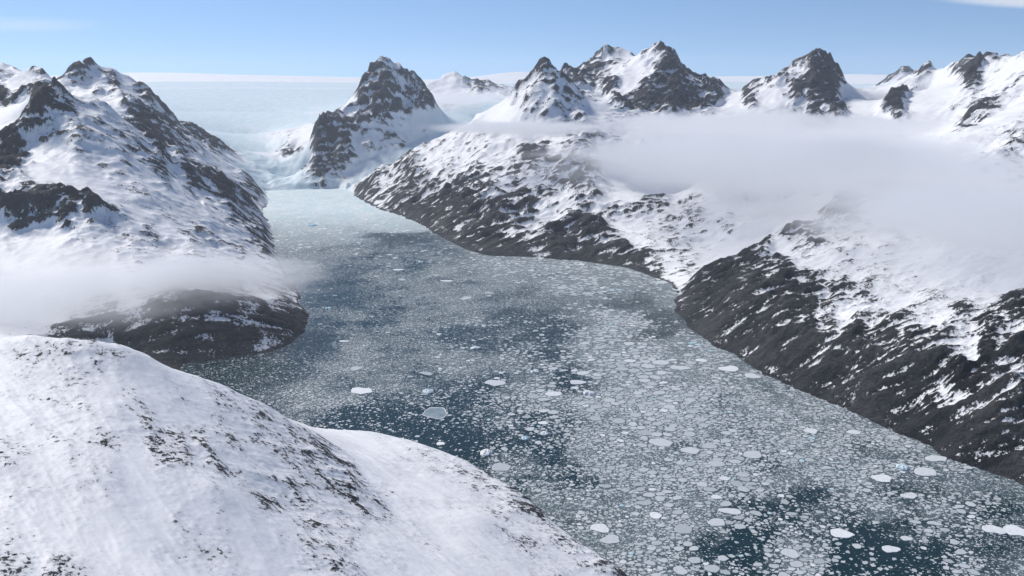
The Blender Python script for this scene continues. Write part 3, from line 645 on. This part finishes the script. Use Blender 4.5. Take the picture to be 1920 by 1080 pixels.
def water_material():
    m = NT('fjord_water_with_brash_ice'); P = m.pos()
    cov = m.attr('cover'); fr = m.attr('front')
    w1 = m.noise(P, 1 / 30.0, 5, 0.6, out='Color')
    wp = m.n('ShaderNodeVectorMath', operation='MULTIPLY_ADD'); m.set(wp.inputs[0], w1); wp.inputs[1].default_value = (9, 9, 0); m.set(wp.inputs[2], P)
    Pw = wp.outputs[0]
    def layer(size, k):
        v = m.vor(Pw, 1 / size)
        sep = m.n('ShaderNodeSeparateColor'); m.set(sep.inputs[0], v.outputs['Color'])
        r = m.math('MULTIPLY', sep.outputs[0], 0.55)
        on = m.math('LESS_THAN', sep.outputs[1], m.math('MULTIPLY_ADD', cov, k, 0.06))
        d = m.math('LESS_THAN', v.outputs['Distance'], m.math('ADD', r, 0.12))
        return m.math('MULTIPLY', on, d), sep.outputs[2]
    a, ca_ = layer(14.0, 0.6); b, cb_ = layer(6.0, 0.95); c3, cc3 = layer(38.0, 0.20)
    n = m.noise(P, 1 / 45.0, 8, 0.72)
    slush = m.maprange(m.math('ADD', cov, m.math('MULTIPLY', m.math('SUBTRACT', n, 0.5), 1.3)), 0.2, 0.8)
    water = (0.003, 0.023, 0.030)
    col = m.mix(m.math('MULTIPLY', slush, 0.62), water, (0.15, 0.19, 0.21))
    ice_c = m.mix(cb_, (0.22, 0.27, 0.29), (0.78, 0.80, 0.81))
    ice_a = m.mix(ca_, (0.22, 0.26, 0.28), (0.50, 0.54, 0.56))
    col = m.mix(m.math('MULTIPLY', b, 0.8), col, ice_c)
    col = m.mix(m.math('MULTIPLY', a, 0.85), col, ice_a)
    col = m.mix(m.math('MULTIPLY', c3, m.attr('far')), col, m.mix(cc3, (0.35, 0.42, 0.46), (0.8, 0.82, 0.84)))
    fn = m.noise(m.mapping(P, (1, 0.6, 1)), 1 / 220.0, 8, 0.62)
    pale = m.mix(m.maprange(fn, 0.3, 0.7), (0.58, 0.72, 0.75), (0.76, 0.82, 0.82))
    col = m.mix(m.math('MULTIPLY', fr, 0.85), col, pale)
    dots = m.vor(Pw, 1 / 30.0); sd = m.n('ShaderNodeSeparateColor'); m.set(sd.inputs[0], dots.outputs['Color'])
    col = m.mix(m.math('MULTIPLY', m.math('MULTIPLY', fr, m.math('LESS_THAN', sd.outputs[0], 0.35)), m.math('MULTIPLY', sd.outputs[1], 0.6)), col, m.mix(m.math('LESS_THAN', sd.outputs[2], 0.4), (0.42, 0.58, 0.64), (0.9, 0.92, 0.92)))
    anyice = m.math('MAXIMUM', m.math('MAXIMUM', a, b), m.math('MAXIMUM', m.math('MULTIPLY', slush, 0.7), fr))
    bmp = m.bump(m.math('ADD', m.math('MULTIPLY', anyice, 0.6), m.math('MULTIPLY', n, 0.4)), 0.5, 1.0)
    m.principled(col, m.maprange(anyice, 0, 1, 0.3, 0.75), m.maprange(anyice, 0, 1, 0.14, 0.2), bmp)
    return m.m

wi = np.arange(WU.size).reshape(WU.shape)
wq = np.stack([wi[:-1, :-1], wi[:-1, 1:], wi[1:, 1:], wi[1:, :-1]], -1).reshape(-1, 4)
me = mesh_np('water', np.column_stack([WX.ravel(), WY.ravel(), np.zeros(WU.size)]), wq)
fattr(me, 'cover', COV); fattr(me, 'front', FRONT); fattr(me, 'far', np.clip((WD - 6500) / 1500, 0, 1) * 0.9)
me.materials.append(water_material())
water = bpy.data.objects.new('water', me); COL.objects.link(water)
tag(water, 'dark teal fjord water scattered with brash ice between the mountains', kind='structure')

# ------------------------------------------------------------------ ice floes
rnd = random.Random(11)
def floe_material():
    m = NT('floe_ice'); P = m.pos()
    t = m.attr('tone'); bl = m.attr('blue')
    n = m.noise(P, 1 / 14.0, 5, 0.6)
    c = m.mix(t, (0.26, 0.295, 0.31), (0.80, 0.81, 0.82))
    c = m.mix(m.maprange(n, 0.35, 0.7, 0, 0.22), c, (0.30, 0.36, 0.40))
    c = m.mix(bl, c, (0.42, 0.68, 0.76))
    m.principled(c, 0.55, 0.3, m.bump(n, 0.4, 1.0))
    return m.m
MAT_FLOE = floe_material()
def grey_floe_material():
    m = NT('thin_grey_ice'); P = m.pos()
    n = m.noise(P, 1 / 40.0, 6, 0.65, 1.0)
    n2 = m.noise(m.mapping(P, (1, 3, 1), (0, 0, 0.5)), 1 / 60.0, 3, 0.6)
    c = m.mix(m.maprange(n, 0.35, 0.65), (0.13, 0.19, 0.22), (0.26, 0.32, 0.34))
    c = m.mix(m.maprange(n2, 0.56, 0.62, 0, 0.5), c, (0.38, 0.43, 0.45))
    m.principled(c, 0.4, 0.4)
    return m.m
MAT_GREY = grey_floe_material()

HERO = [  # px, py, half width px, aspect on the water, tone, kind, label
 (817, 776, 25, 1.15, .3, 'grey', 'large translucent grey floe with thin white rim in dark water by the near shore'),
 (680, 733, 19, .9, 1.0, 'flat', 'bright white flat floe alone in the grey brash left of the dark water'),
 (929, 718, 17, .9, .62, 'flat', 'rounded grey floe ringed by a collar of dark open water'),
 (912, 850, 12, .9, 1.0, 'berg', 'white iceberg chunk close to the near snowy shore at the edge of dark water'),
 (826, 832, 8, .8, 1.0, 'flat', 'small white floe in the black water touching the near snow shore'),
 (1367, 692, 18, .8, .95, 'flat', 'long pale floe beside the right shore under the dark rock slope'),
 (1410, 705, 15, .8, .7, 'flat', 'grey floe close against the right shore just below a longer pale one'),
 (1578, 1000, 18, 1.0, 1.0, 'flat', 'large white floe above the black open pools at the bottom right'),
 (1905, 996, 22, .8, 1.0, 'flat', 'big white floe cut by the right edge of the picture'),
 (1862, 993, 20, .7, .9, 'flat', 'pointed white floe just left of the big one at the right edge'),
 (1655, 897, 19, .7, .95, 'flat', 'long slanted white floe below the right shore'),
 (1755, 860, 20, .6, .75, 'flat', 'pale elongated floe hugging the right shore under the lowest rocks'),
 (1692, 877, 13, .9, .8, 'berg', 'pale blue iceberg lump between long floes off the right shore'),
 (1735, 885, 22, .8, .72, 'flat', 'wide jagged floe field slab right of the pale blue lump'),
 (1520, 808, 14, .9, .85, 'flat', 'bright oval floe, left one of the pair below the dark slope'),
 (1602, 811, 12, .9, .82, 'flat', 'pale oval floe, right one of the pair below the dark slope'),
 (1124, 990, 17, 1.0, .9, 'flat', 'white ring shaped floe with a dark melt hole near the near shore'),
 (1230, 967, 13, 1.0, 1.0, 'flat', 'white rounded floe in grey brash below the centre of the fjord'),
 (1145, 1012, 15, 1.1, .55, 'flat', 'grey floe directly below the white ring shaped floe'),
 (891, 653, 8, 1.1, .95, 'berg', 'white and blue iceberg in the small dark pool at mid fjord'),
 (803, 735, 10, 1.0, .9, 'berg', 'bluish white iceberg just above the large translucent grey floe'),
 (645, 640, 8, .6, 1.0, 'flat', 'small slanted white floe off the dark headland tip'),
 (747, 506, 10, .6, .9, 'flat', 'pale flat floe below the dark patch under the brown slope'),
 (1105, 738, 12, .7, 1.0, 'berg', 'bright white oblong iceberg under a small black pool'),
 (1003, 697, 7, 1.2, 1.0, 'berg', 'small white rounded iceberg just right of the dark ringed floe'),
 (1083, 717, 13, .9, .66, 'flat', 'grey floe with straight edges above a small black pool'),
 (1093, 700, 12, .9, .64, 'flat', 'oval pinkish grey floe bordered by dark water on its right'),
 (985, 822, 8, 1.0, .7, 'berg', 'turquoise tinted iceberg in brash right of the near shore tip'),
 (1020, 813, 8, 1.0, .95, 'berg', 'white iceberg beside the turquoise tinted one'),
 (585, 423, 9, .8, .6, 'berg', 'turquoise iceberg in the pale slush near the glacier front'),
 (616, 578, 5, .9, .6, 'berg', 'tiny turquoise iceberg above another off the left headland'),
 (628, 555, 4, .9, .6, 'berg', 'tiny turquoise iceberg below the low fog off the left headland'),
 (790, 492, 6, .8, .7, 'berg', 'blue iceberg in the dark patch under the brown slope'),
 (838, 527, 10, .6, .9, 'flat', 'narrow pale floe in the packed ice at upper mid fjord'),
 (1240, 680, 16, .9, .6, 'flat', 'long grey floe in the tight pack nearest the valley mouth'),
 (1275, 690, 15, .8, .6, 'flat', 'flat grey slab right of the long grey floe in the pack'),
 (1370, 959, 18, .6, .72, 'flat', 'wide grey floe left of the black pools at lower right'),
 (1482, 1038, 17, 1.0, .6, 'flat', 'grey floe sitting between the two largest black pools'),
 (1670, 1030, 13, .9, .85, 'flat', 'pale floe on the right rim of the largest black pool'),
 (1345, 980, 15, .9, .6, 'flat', 'dull grey floe just above the left black pool'),
 (1240, 830, 22, .9, .58, 'flat', 'broad smooth grey floe at the centre of the tight pack'),
 (1295, 845, 18, .8, .62, 'flat', 'cracked floe right of the broad smooth grey one in the pack'),
 (1700, 1010, 9, .9, .7, 'flat', 'small pale floe right of the large white floe near the bottom'),
 (1705, 930, 16, .6, .75, 'flat', 'slim pale floe in the grey brash left of the pointed one'),
 (1180, 645, 10, 1.2, .6, 'flat', 'squarish grey floe at the upper end of the tight pack'),
]
floes = []   # x, y, radius, aspect, tone, kind, label
for px, py, hw, asp, tone, kd, lab in HERO:
    p = at(px, py, z=0); dist = math.hypot(p[1], CAM_H)
    floes.append([p[0], p[1], hw * dist / FOC, asp, tone, kd, lab])
grid = {}
GS = 70.0
def put(i, x, y): grid.setdefault((int(x // GS), int(y // GS)), []).append(i)
def free(x, y, r, pack):
    cx, cy_ = int(x // GS), int(y // GS)
    for a in (-1, 0, 1):
        for b in (-1, 0, 1):
            for i in grid.get((cx + a, cy_ + b), ()):
                f = floes[i]; d = (r + f[2]) * pack
                if (f[0] - x) ** 2 + (f[1] - y) ** 2 < d * d: return False
    return True
for i, f in enumerate(floes): put(i, f[0], f[1])
shp = [(p[0], p[1]) for p in shore]
for r0, tries in ((46, 700), (37, 2600), (29, 6500), (21, 11000), (15, 14000), (10.5, 22000), (7, 26000), (5.2, 26000)):
    ymax = 4200 if r0 < 8 else (5600 if r0 < 12 else (7600 if r0 < 16 else 9000))
    uu_ = np.array([[rnd.random(), rnd.random()] for _ in range(tries)])
    yy = np.sqrt(2100.0 ** 2 + uu_[:, 1] * (ymax ** 2 - 2100.0 ** 2)); xx = (uu_[:, 0] * 0.95 - 0.35) * yy
    ok = inside(shore, xx, yy)
    pt_ = fbm(xx[ok], yy[ok], 210, 3, None, 0.6, 3.3)
    for x, y, pt in zip(xx[ok], yy[ok], pt_):
        if rnd.random() < 0.35 - 1.3 * pt - (wsamp(SIZ, x, y) - .5): continue
        c = wsamp(COV, x, y); s = wsamp(SIZ, x, y)
        if r0 > 3.2 + 35 * s ** 1.2 and rnd.random() > 0.025: continue
        if rnd.random() > min(1.0, c * (0.35 + 0.85 * s) + 0.03): continue
        r = r0 * rnd.uniform(0.85, 1.2)
        if free(x, y, r, 0.84):
            t = rnd.random()
            tone = 0.24 + 0.36 * t if t < 0.93 else 0.7 + 0.3 * rnd.random()
            if r0 < 10: tone = min(1.0, tone + 0.15 * rnd.random())
            floes.append([x, y, r, rnd.uniform(0.55, 1.6), tone, 'flat', None]); put(len(floes) - 1, x, y)
print('FLOES', len(floes))
kd = kdtree.KDTree(len(floes))
for i, f in enumerate(floes): kd.insert((f[0], f[1], 0), i)
kd.balance()
def outline(i, K):
    f = floes[i]; x, y, r, asp = f[:4]
    ph = rnd.random() * 6.28; th0 = rnd.random() * math.pi
    if i < len(HERO): th0 = 0.0
    e1, e2, e3 = rnd.uniform(.06, .2), rnd.uniform(.05, .16), rnd.uniform(.03, .1)
    nb = [(floes[j], d) for (_, j, d) in kd.find_n((x, y, 0), 9) if j != i]
    P = []
    for k in range(K):
        a = 2 * math.pi * (k + 0.8 * (rnd.random() - .5)) / K
        el = asp / math.sqrt((asp * math.cos(a - th0)) ** 2 + math.sin(a - th0) ** 2) if asp < 1 else 1 / math.sqrt(math.cos(a - th0) ** 2 + (math.sin(a - th0) / asp) ** 2) / asp ** 0.5
        rr = r * el * (1.12 + e1 * math.cos(2 * a + ph) + e2 * math.cos(3 * a - 2 * ph) + e3 * math.cos(5 * a + ph * 3) + (rnd.uniform(-.02, .02) if i < len(HERO) else rnd.uniform(-.07, .07)))
        for g, d in nb:
            c = math.cos(a - math.atan2(g[1] - y, g[0] - x))
            if c > 0.15:
                lim = (d * r / (r + g[2]) - 0.7 - r * 0.045) / c
                if lim < rr: rr = max(lim, r * 0.4)
        P.append((x + rr * math.cos(a), y + rr * math.sin(a)))
    return P
def slab(P, z, cx, cy_):
    """flat floe: bevelled top, sides to below the waterline"""
    K = len(P)
    v = [(p[0], p[1], -0.6) for p in P] + [(p[0], p[1], z * 0.75) for p in P] + [(cx + (p[0] - cx) * .93, cy_ + (p[1] - cy_) * .93, z) for p in P]
    f = []
    for L_ in (0, 1):
        for k in range(K):
            k2 = (k + 1) % K; f.append((L_ * K + k, L_ * K + k2, (L_ + 1) * K + k2, (L_ + 1) * K + k))
    f.append(tuple(range(2 * K, 3 * K)))
    return v, f
def berg(P, hgt, cx, cy_):
    """lumpy iceberg rising from its outline"""
    K = len(P); v = [(p[0], p[1], -1.0) for p in P]; f = []
    ox, oy = rnd.uniform(-.25, .25), rnd.uniform(-.25, .25); r = math.dist(P[0], (cx, cy_))
    rings = [(0.96, .35), (0.78, .72), (0.45, .95)]
    for s, zz in rings:
        for k, p in enumerate(P):
            j = 1 + 0.22 * math.sin(k * 2.1 + cx) + rnd.uniform(-.15, .15)
            v.append((cx + (p[0] - cx) * s + ox * r * zz, cy_ + (p[1] - cy_) * s + oy * r * zz, hgt * zz * j))
    v.append((cx + ox * r, cy_ + oy * r, hgt))
    for q_ in range(3):
        for k in range(K):
            k2 = (k + 1) % K; f.append((q_ * K + k, q_ * K + k2, (q_ + 1) * K + k2, (q_ + 1) * K + k))
    for k in range(K): f.append((3 * K + k, 3 * K + (k + 1) % K, len(v) - 1))
    return v, f
def seen_px(f):
    return f[2] * FOC / math.hypot(f[1], CAM_H)
def in_frame(f):
    dep = f[1] * CP + CAM_H * SP
    px = 960 + FOC * f[0] / dep; py = 540 + FOC * (CAM_H * CP - f[1] * SP) / dep
    return 5 < px < 1915 and 345 < py < 1075
ALIAS = ['translucent grey floe', 'lone white floe', 'dark ringed floe', 'near shore iceberg', 'black water floe', 'long shore floe', 'second shore floe', 'largest white floe',
 'edge cut floe', 'pointed white floe', 'slanted white floe', 'lowest shore floe', 'pale blue lump', 'jagged wide slab', 'left oval floe', 'right oval floe', 'white ring floe', 'rounded white floe',
 'floe below the ring', 'mid fjord iceberg', 'bluish white iceberg', 'headland floe', 'dark patch floe', 'oblong iceberg', 'small rounded iceberg', 'straight edged floe', 'pinkish oval floe',
 'turquoise tinted iceberg', 'white berg pair', 'glacier front berg', 'upper tiny berg', 'lower tiny berg', 'blue berg', 'narrow pale floe', 'valley mouth floe', 'valley mouth slab', 'wide grey floe',
 'floe between pools', 'pool rim floe', 'dull grey floe', 'broad smooth floe', 'cracked floe', 'small bottom floe', 'slim pale floe', 'squarish upper floe']
DIRS = ['right', 'upper right', 'directly above', 'upper left', 'left', 'lower left', 'directly below', 'lower right']
ORD = ['nearest', 'second', 'third', 'fourth', 'fifth', 'sixth', 'seventh', 'eighth', 'ninth', 'tenth', 'eleventh', 'twelfth', 'thirteenth', 'fourteenth', 'fifteenth', 'sixteenth', 'seventeenth', 'eighteenth', 'nineteenth', 'twentieth']
def px_of(f):
    dep = f[1] * CP + CAM_H * SP
    return 960 + FOC * f[0] / dep, 540 + FOC * (CAM_H * CP - f[1] * SP) / dep
def give_labels(idx):
    sect = {}
    for i in idx:
        a = px_of(floes[i]); best = min(range(len(HERO)), key=lambda k: math.dist(a, px_of(floes[k])))
        b = px_of(floes[best]); k8 = int(round(math.degrees(math.atan2(b[1] - a[1], a[0] - b[0])) / 45.0)) % 8
        sect.setdefault((best, k8), []).append((math.dist(a, b), i))
    for (best, k8), L_ in sect.items():
        for n, (_, i) in enumerate(sorted(L_)):
            t, asp = floes[i][4], floes[i][3]
            tw = 'dull grey' if t < .42 else ('pale grey' if t < .6 else ('light grey' if t < .75 else 'white'))
            od = ORD[n] if n < len(ORD) else 'outermost'
            floes[i][6] = '%s flat floe, %s one out %s of the %s' % (tw, od, DIRS[k8] if 'direct' not in DIRS[k8] else DIRS[k8], ALIAS[best])
            floes[i][6] = floes[i][6].replace('directly above of', 'directly above').replace('directly below of', 'directly below')
order = sorted([i for i in range(len(HERO), len(floes)) if in_frame(floes[i])], key=lambda i: -seen_px(floes[i]))
single = set(order[:300 - len(HERO)])
give_labels(single)
def single_obj(name, v, f, mat, cx, cy_, tone, blue, smooth=False):
    me = bpy.data.meshes.new(name)
    me.from_pydata([(a - cx, b - cy_, c) for a, b, c in v], [], f)
    me.materials.append(mat)
    fattr(me, 'tone', np.full(len(v), tone)); fattr(me, 'blue', np.full(len(v), blue))
    o = bpy.data.objects.new(name, me); o.location = (cx, cy_, 0); COL.objects.link(o)
    return o
SV, SF, ST, SB = [], [], [], []
for i, f in enumerate(floes):
    x, y, r, asp, tone, kd_, lab = f
    hero = i < len(HERO)
    if hero or i in single:
        P = outline(i, 18 if hero else 11)
        blue = 0.0
        if kd_ == 'berg':
            blue = {0.6: 0.8, 0.7: 0.65, 0.8: 0.4, 0.95: 0.2, 0.9: 0.3}.get(tone, 0.05)
            v, fc = berg(P, max(5.0, r * 0.42), x, y)
            o = single_obj('iceberg', v, fc, MAT_FLOE, x, y, max(tone, .85), blue)
            tag(o, lab, 'iceberg', 'icebergs drifting among the floes')
        elif kd_ == 'grey':
            v, fc = slab(P, 0.8, x, y)
            o = single_obj('ice_floe', v, fc, MAT_GREY, x, y, tone, 0)
            tag(o, lab, 'ice floe', 'ice floes drifting on the fjord')
            rv, rfc = [], []
            K = len(P)
            for s, z in ((1.03, .85), (1.01, 1.5), (0.96, 1.5), (0.94, .85)):
                for k, p in enumerate(P):
                    jt = 1 + rnd.uniform(-.008, .008); rv.append(((p[0] - x) * s * jt, (p[1] - y) * s * jt, z))
            for q_ in range(3):
                for k in range(K): rfc.append((q_ * K + k, q_ * K + (k + 1) % K, (q_ + 1) * K + (k + 1) % K, (q_ + 1) * K + k))
            rme = bpy.data.meshes.new('rim'); rme.from_pydata(rv, [], rfc); rme.materials.append(MAT_FLOE)
            fattr(rme, 'tone', np.full(len(rv), .8)); fattr(rme, 'blue', np.zeros(len(rv)))
            ro = bpy.data.objects.new('rim', rme); COL.objects.link(ro); ro.parent = o
        else:
            v, fc = slab(P, 1.6 + r * .02, x, y)
            o = single_obj('ice_floe', v, fc, MAT_FLOE, x, y, tone, 0.03)
            tag(o, lab or 'flat pale grey ice floe drifting among many alike in the packed fjord ice', 'ice floe', 'ice floes drifting on the fjord')
    else:
        P = outline(i, 8 if r > 12 else 6)
        K = len(P); b0 = len(SV)
        z = 0.8 + r * .03
        SV += [(p[0], p[1], -0.3) for p in P] + [(x + (p[0] - x) * .97, y + (p[1] - y) * .97, z) for p in P]
        SF.append((K, [tuple(b0 + k for k in (a, (a + 1) % K, (a + 1) % K + K, a + K)) for a in range(K)], tuple(b0 + K + a for a in range(K))))
        ST += [tone] * (2 * K); bl = 0.6 if rnd.random() < .015 else 0.03; SB += [bl] * (2 * K)
me = bpy.data.meshes.new('small_ice_floes')
fl = []
for K, q4, top in SF: fl += q4; fl.append(top)
me.from_pydata(SV, [], fl)
fattr(me, 'tone', np.array(ST)); fattr(me, 'blue', np.array(SB))
me.materials.append(MAT_FLOE)
o = bpy.data.objects.new('small_ice_floes', me); COL.objects.link(o)
tag(o, 'countless small ice floes and broken pieces covering the fjord', kind='stuff')
print('STUFF floe faces', len(fl))

# ------------------------------------------------------------------ air: fog banks, cloud, haze
def volume_obj(name, label, mat, c, rad, rotz=0.0, tilt=(0, 0)):
    import bmesh
    bm = bmesh.new(); bmesh.ops.create_uvsphere(bm, u_segments=24, v_segments=12, radius=1.0)
    me = bpy.data.meshes.new(name); bm.to_mesh(me); bm.free(); me.materials.append(mat)
    o = bpy.data.objects.new(name, me); o.location = c; o.scale = rad; o.rotation_euler = (tilt[0], tilt[1], rotz)
    COL.objects.link(o); tag(o, label, kind='stuff')
    return o
def fog_material(name, dens, wl, lo, hi, color=(0.90, 0.91, 0.925), squash=3.0, edge=0.75):
    m = NT(name); tc = m.n('ShaderNodeTexCoord').outputs['Object']
    d = m.n('ShaderNodeVectorMath', operation='LENGTH'); m.set(d.inputs[0], tc)
    P = m.pos(); n = m.noise(m.mapping(P, (1, 0.75, squash)), 1 / wl, 6, 0.60, 0.7)
    shell = m.maprange(d.outputs['Value'], 1 - edge, 0.98, 1, 0)
    nn = m.math('ADD', n, m.math('MULTIPLY', shell, 0.35))
    dn = m.math('MULTIPLY', m.math('MULTIPLY', m.maprange(nn, lo, hi), shell), dens)
    v = m.n('ShaderNodeVolumePrincipled'); v.inputs['Color'].default_value = (*color, 1)
    v.inputs['Anisotropy'].default_value = 0.25
    m.set(v.inputs['Density'], dn)
    m.t.links.new(v.outputs[0], m.out.inputs['Volume'])
    return m.m
FOG_A = fog_material('cloud_sea', 0.0042, 750, 0.48, 0.78, edge=0.8, squash=4.0)
FOG_B = fog_material('thin_fog', 0.0060, 420, 0.50, 0.76, edge=0.9, squash=4.0)
FOG_C = fog_material('faint_fog', 0.0026, 500, 0.44, 0.74, edge=0.9, squash=4.0)
def fog(px, py, z, rx, ry, rz, mat, label, rot=0.0):
    p = at(px, py, z=z)
    volume_obj('fog_bank', label, mat, (p[0], p[1], z), (rx, ry, rz), rot)
fog(1560, 300, 840, 3300, 3300, 250, FOG_A, 'wide grey cloud sea filling the high valley under the right peaks')
fog(1850, 400, 760, 1600, 1500, 190, FOG_A, 'thick grey fog lying on the upper right mountainside')
fog(985, 240, 1000, 1500, 1000, 100, FOG_B, 'thin flat cloud band across the foot of the pyramid peak')
fog(1500, 236, 950, 4200, 2300, 230, FOG_A, 'pale cloud bank around the feet of the twin and sharp peaks')
fog(1300, 290, 800, 1700, 1500, 170, FOG_C, 'faint pale fog hanging over the snow filled valley')
fog(1620, 425, 620, 900, 900, 90, FOG_C, 'torn thin fog over the dark outcrop on the right mountainside')
fog(120, 550, 290, 1500, 750, 190, FOG_A, 'soft white fog bank draped over the left headland')
fog(400, 520, 330, 1100, 620, 190, FOG_B, 'wispy end of the left fog drifting out over the fjord', 0.1)
fog(40, 262, 950, 420, 400, 90, FOG_B, 'small wisp of fog in the notch below the left peak')
fog(610, 212, 880, 750, 500, 80, FOG_B, 'thin wisp of cloud on the left shoulder of the dark peak')
fog(300, 232, 900, 420, 300, 60, FOG_B, 'small pale wisp beside the rocky cirque ridge')
fog(850, 185, 1150, 1500, 1500, 160, FOG_C, 'faint cloud between the dark peak and the distant snow knoll')
fog(1700, 215, 1000, 2500, 1500, 130, FOG_C, 'thin cloud under the rock knob and the right snow range')

fog(1400, 395, 520, 900, 380, 60, FOG_C, 'low torn wisp drifting at the mouth of the snow valley', -0.2)
fog(560, 520, 240, 420, 260, 60, FOG_C, 'last faint shred of fog above the water off the headland', 0.1)
volume_obj('cloud', 'thin white cloud streak high in the upper right corner of the sky', fog_material('high_cloud', 0.0016, 2500, 0.3, 0.6, edge=0.7), at(2040, -4, D=30000), (5900, 3000, 400), 0.0, (0, 0.03))

volume_obj('cloud', 'faint wisp of cloud low in the left part of the sky', fog_material('faint_cloud', 0.00014, 2200, 0.4, 0.7, edge=0.9), at(40, 46, D=30000), (3600, 2500, 350))

def haze_box():
    x0, x1, y0, y1, z0, z1 = -45000, 45000, -4000, 45000, -30, 2400
    v = [(x, y, z) for z in (z0, z1) for y in (y0, y1) for x in (x0, x1)]
    f = [(0, 2, 3, 1), (4, 5, 7, 6), (0, 1, 5, 4), (2, 6, 7, 3), (0, 4, 6, 2), (1, 3, 7, 5)]
    me = bpy.data.meshes.new('haze'); me.from_pydata(v, [], f)
    m = NT('haze_air'); p = m.n('ShaderNodeVolumePrincipled')
    p.inputs['Color'].default_value = (0.82, 0.90, 1.0, 1); p.inputs['Density'].default_value = 1.0e-5; p.inputs['Anisotropy'].default_value = 0.3
    m.t.links.new(p.outputs[0], m.out.inputs['Volume']); me.materials.append(m.m)
    o = bpy.data.objects.new('haze', me); COL.objects.link(o); tag(o, 'pale blue haze in the air over the whole fjord', kind='stuff')
haze_box()
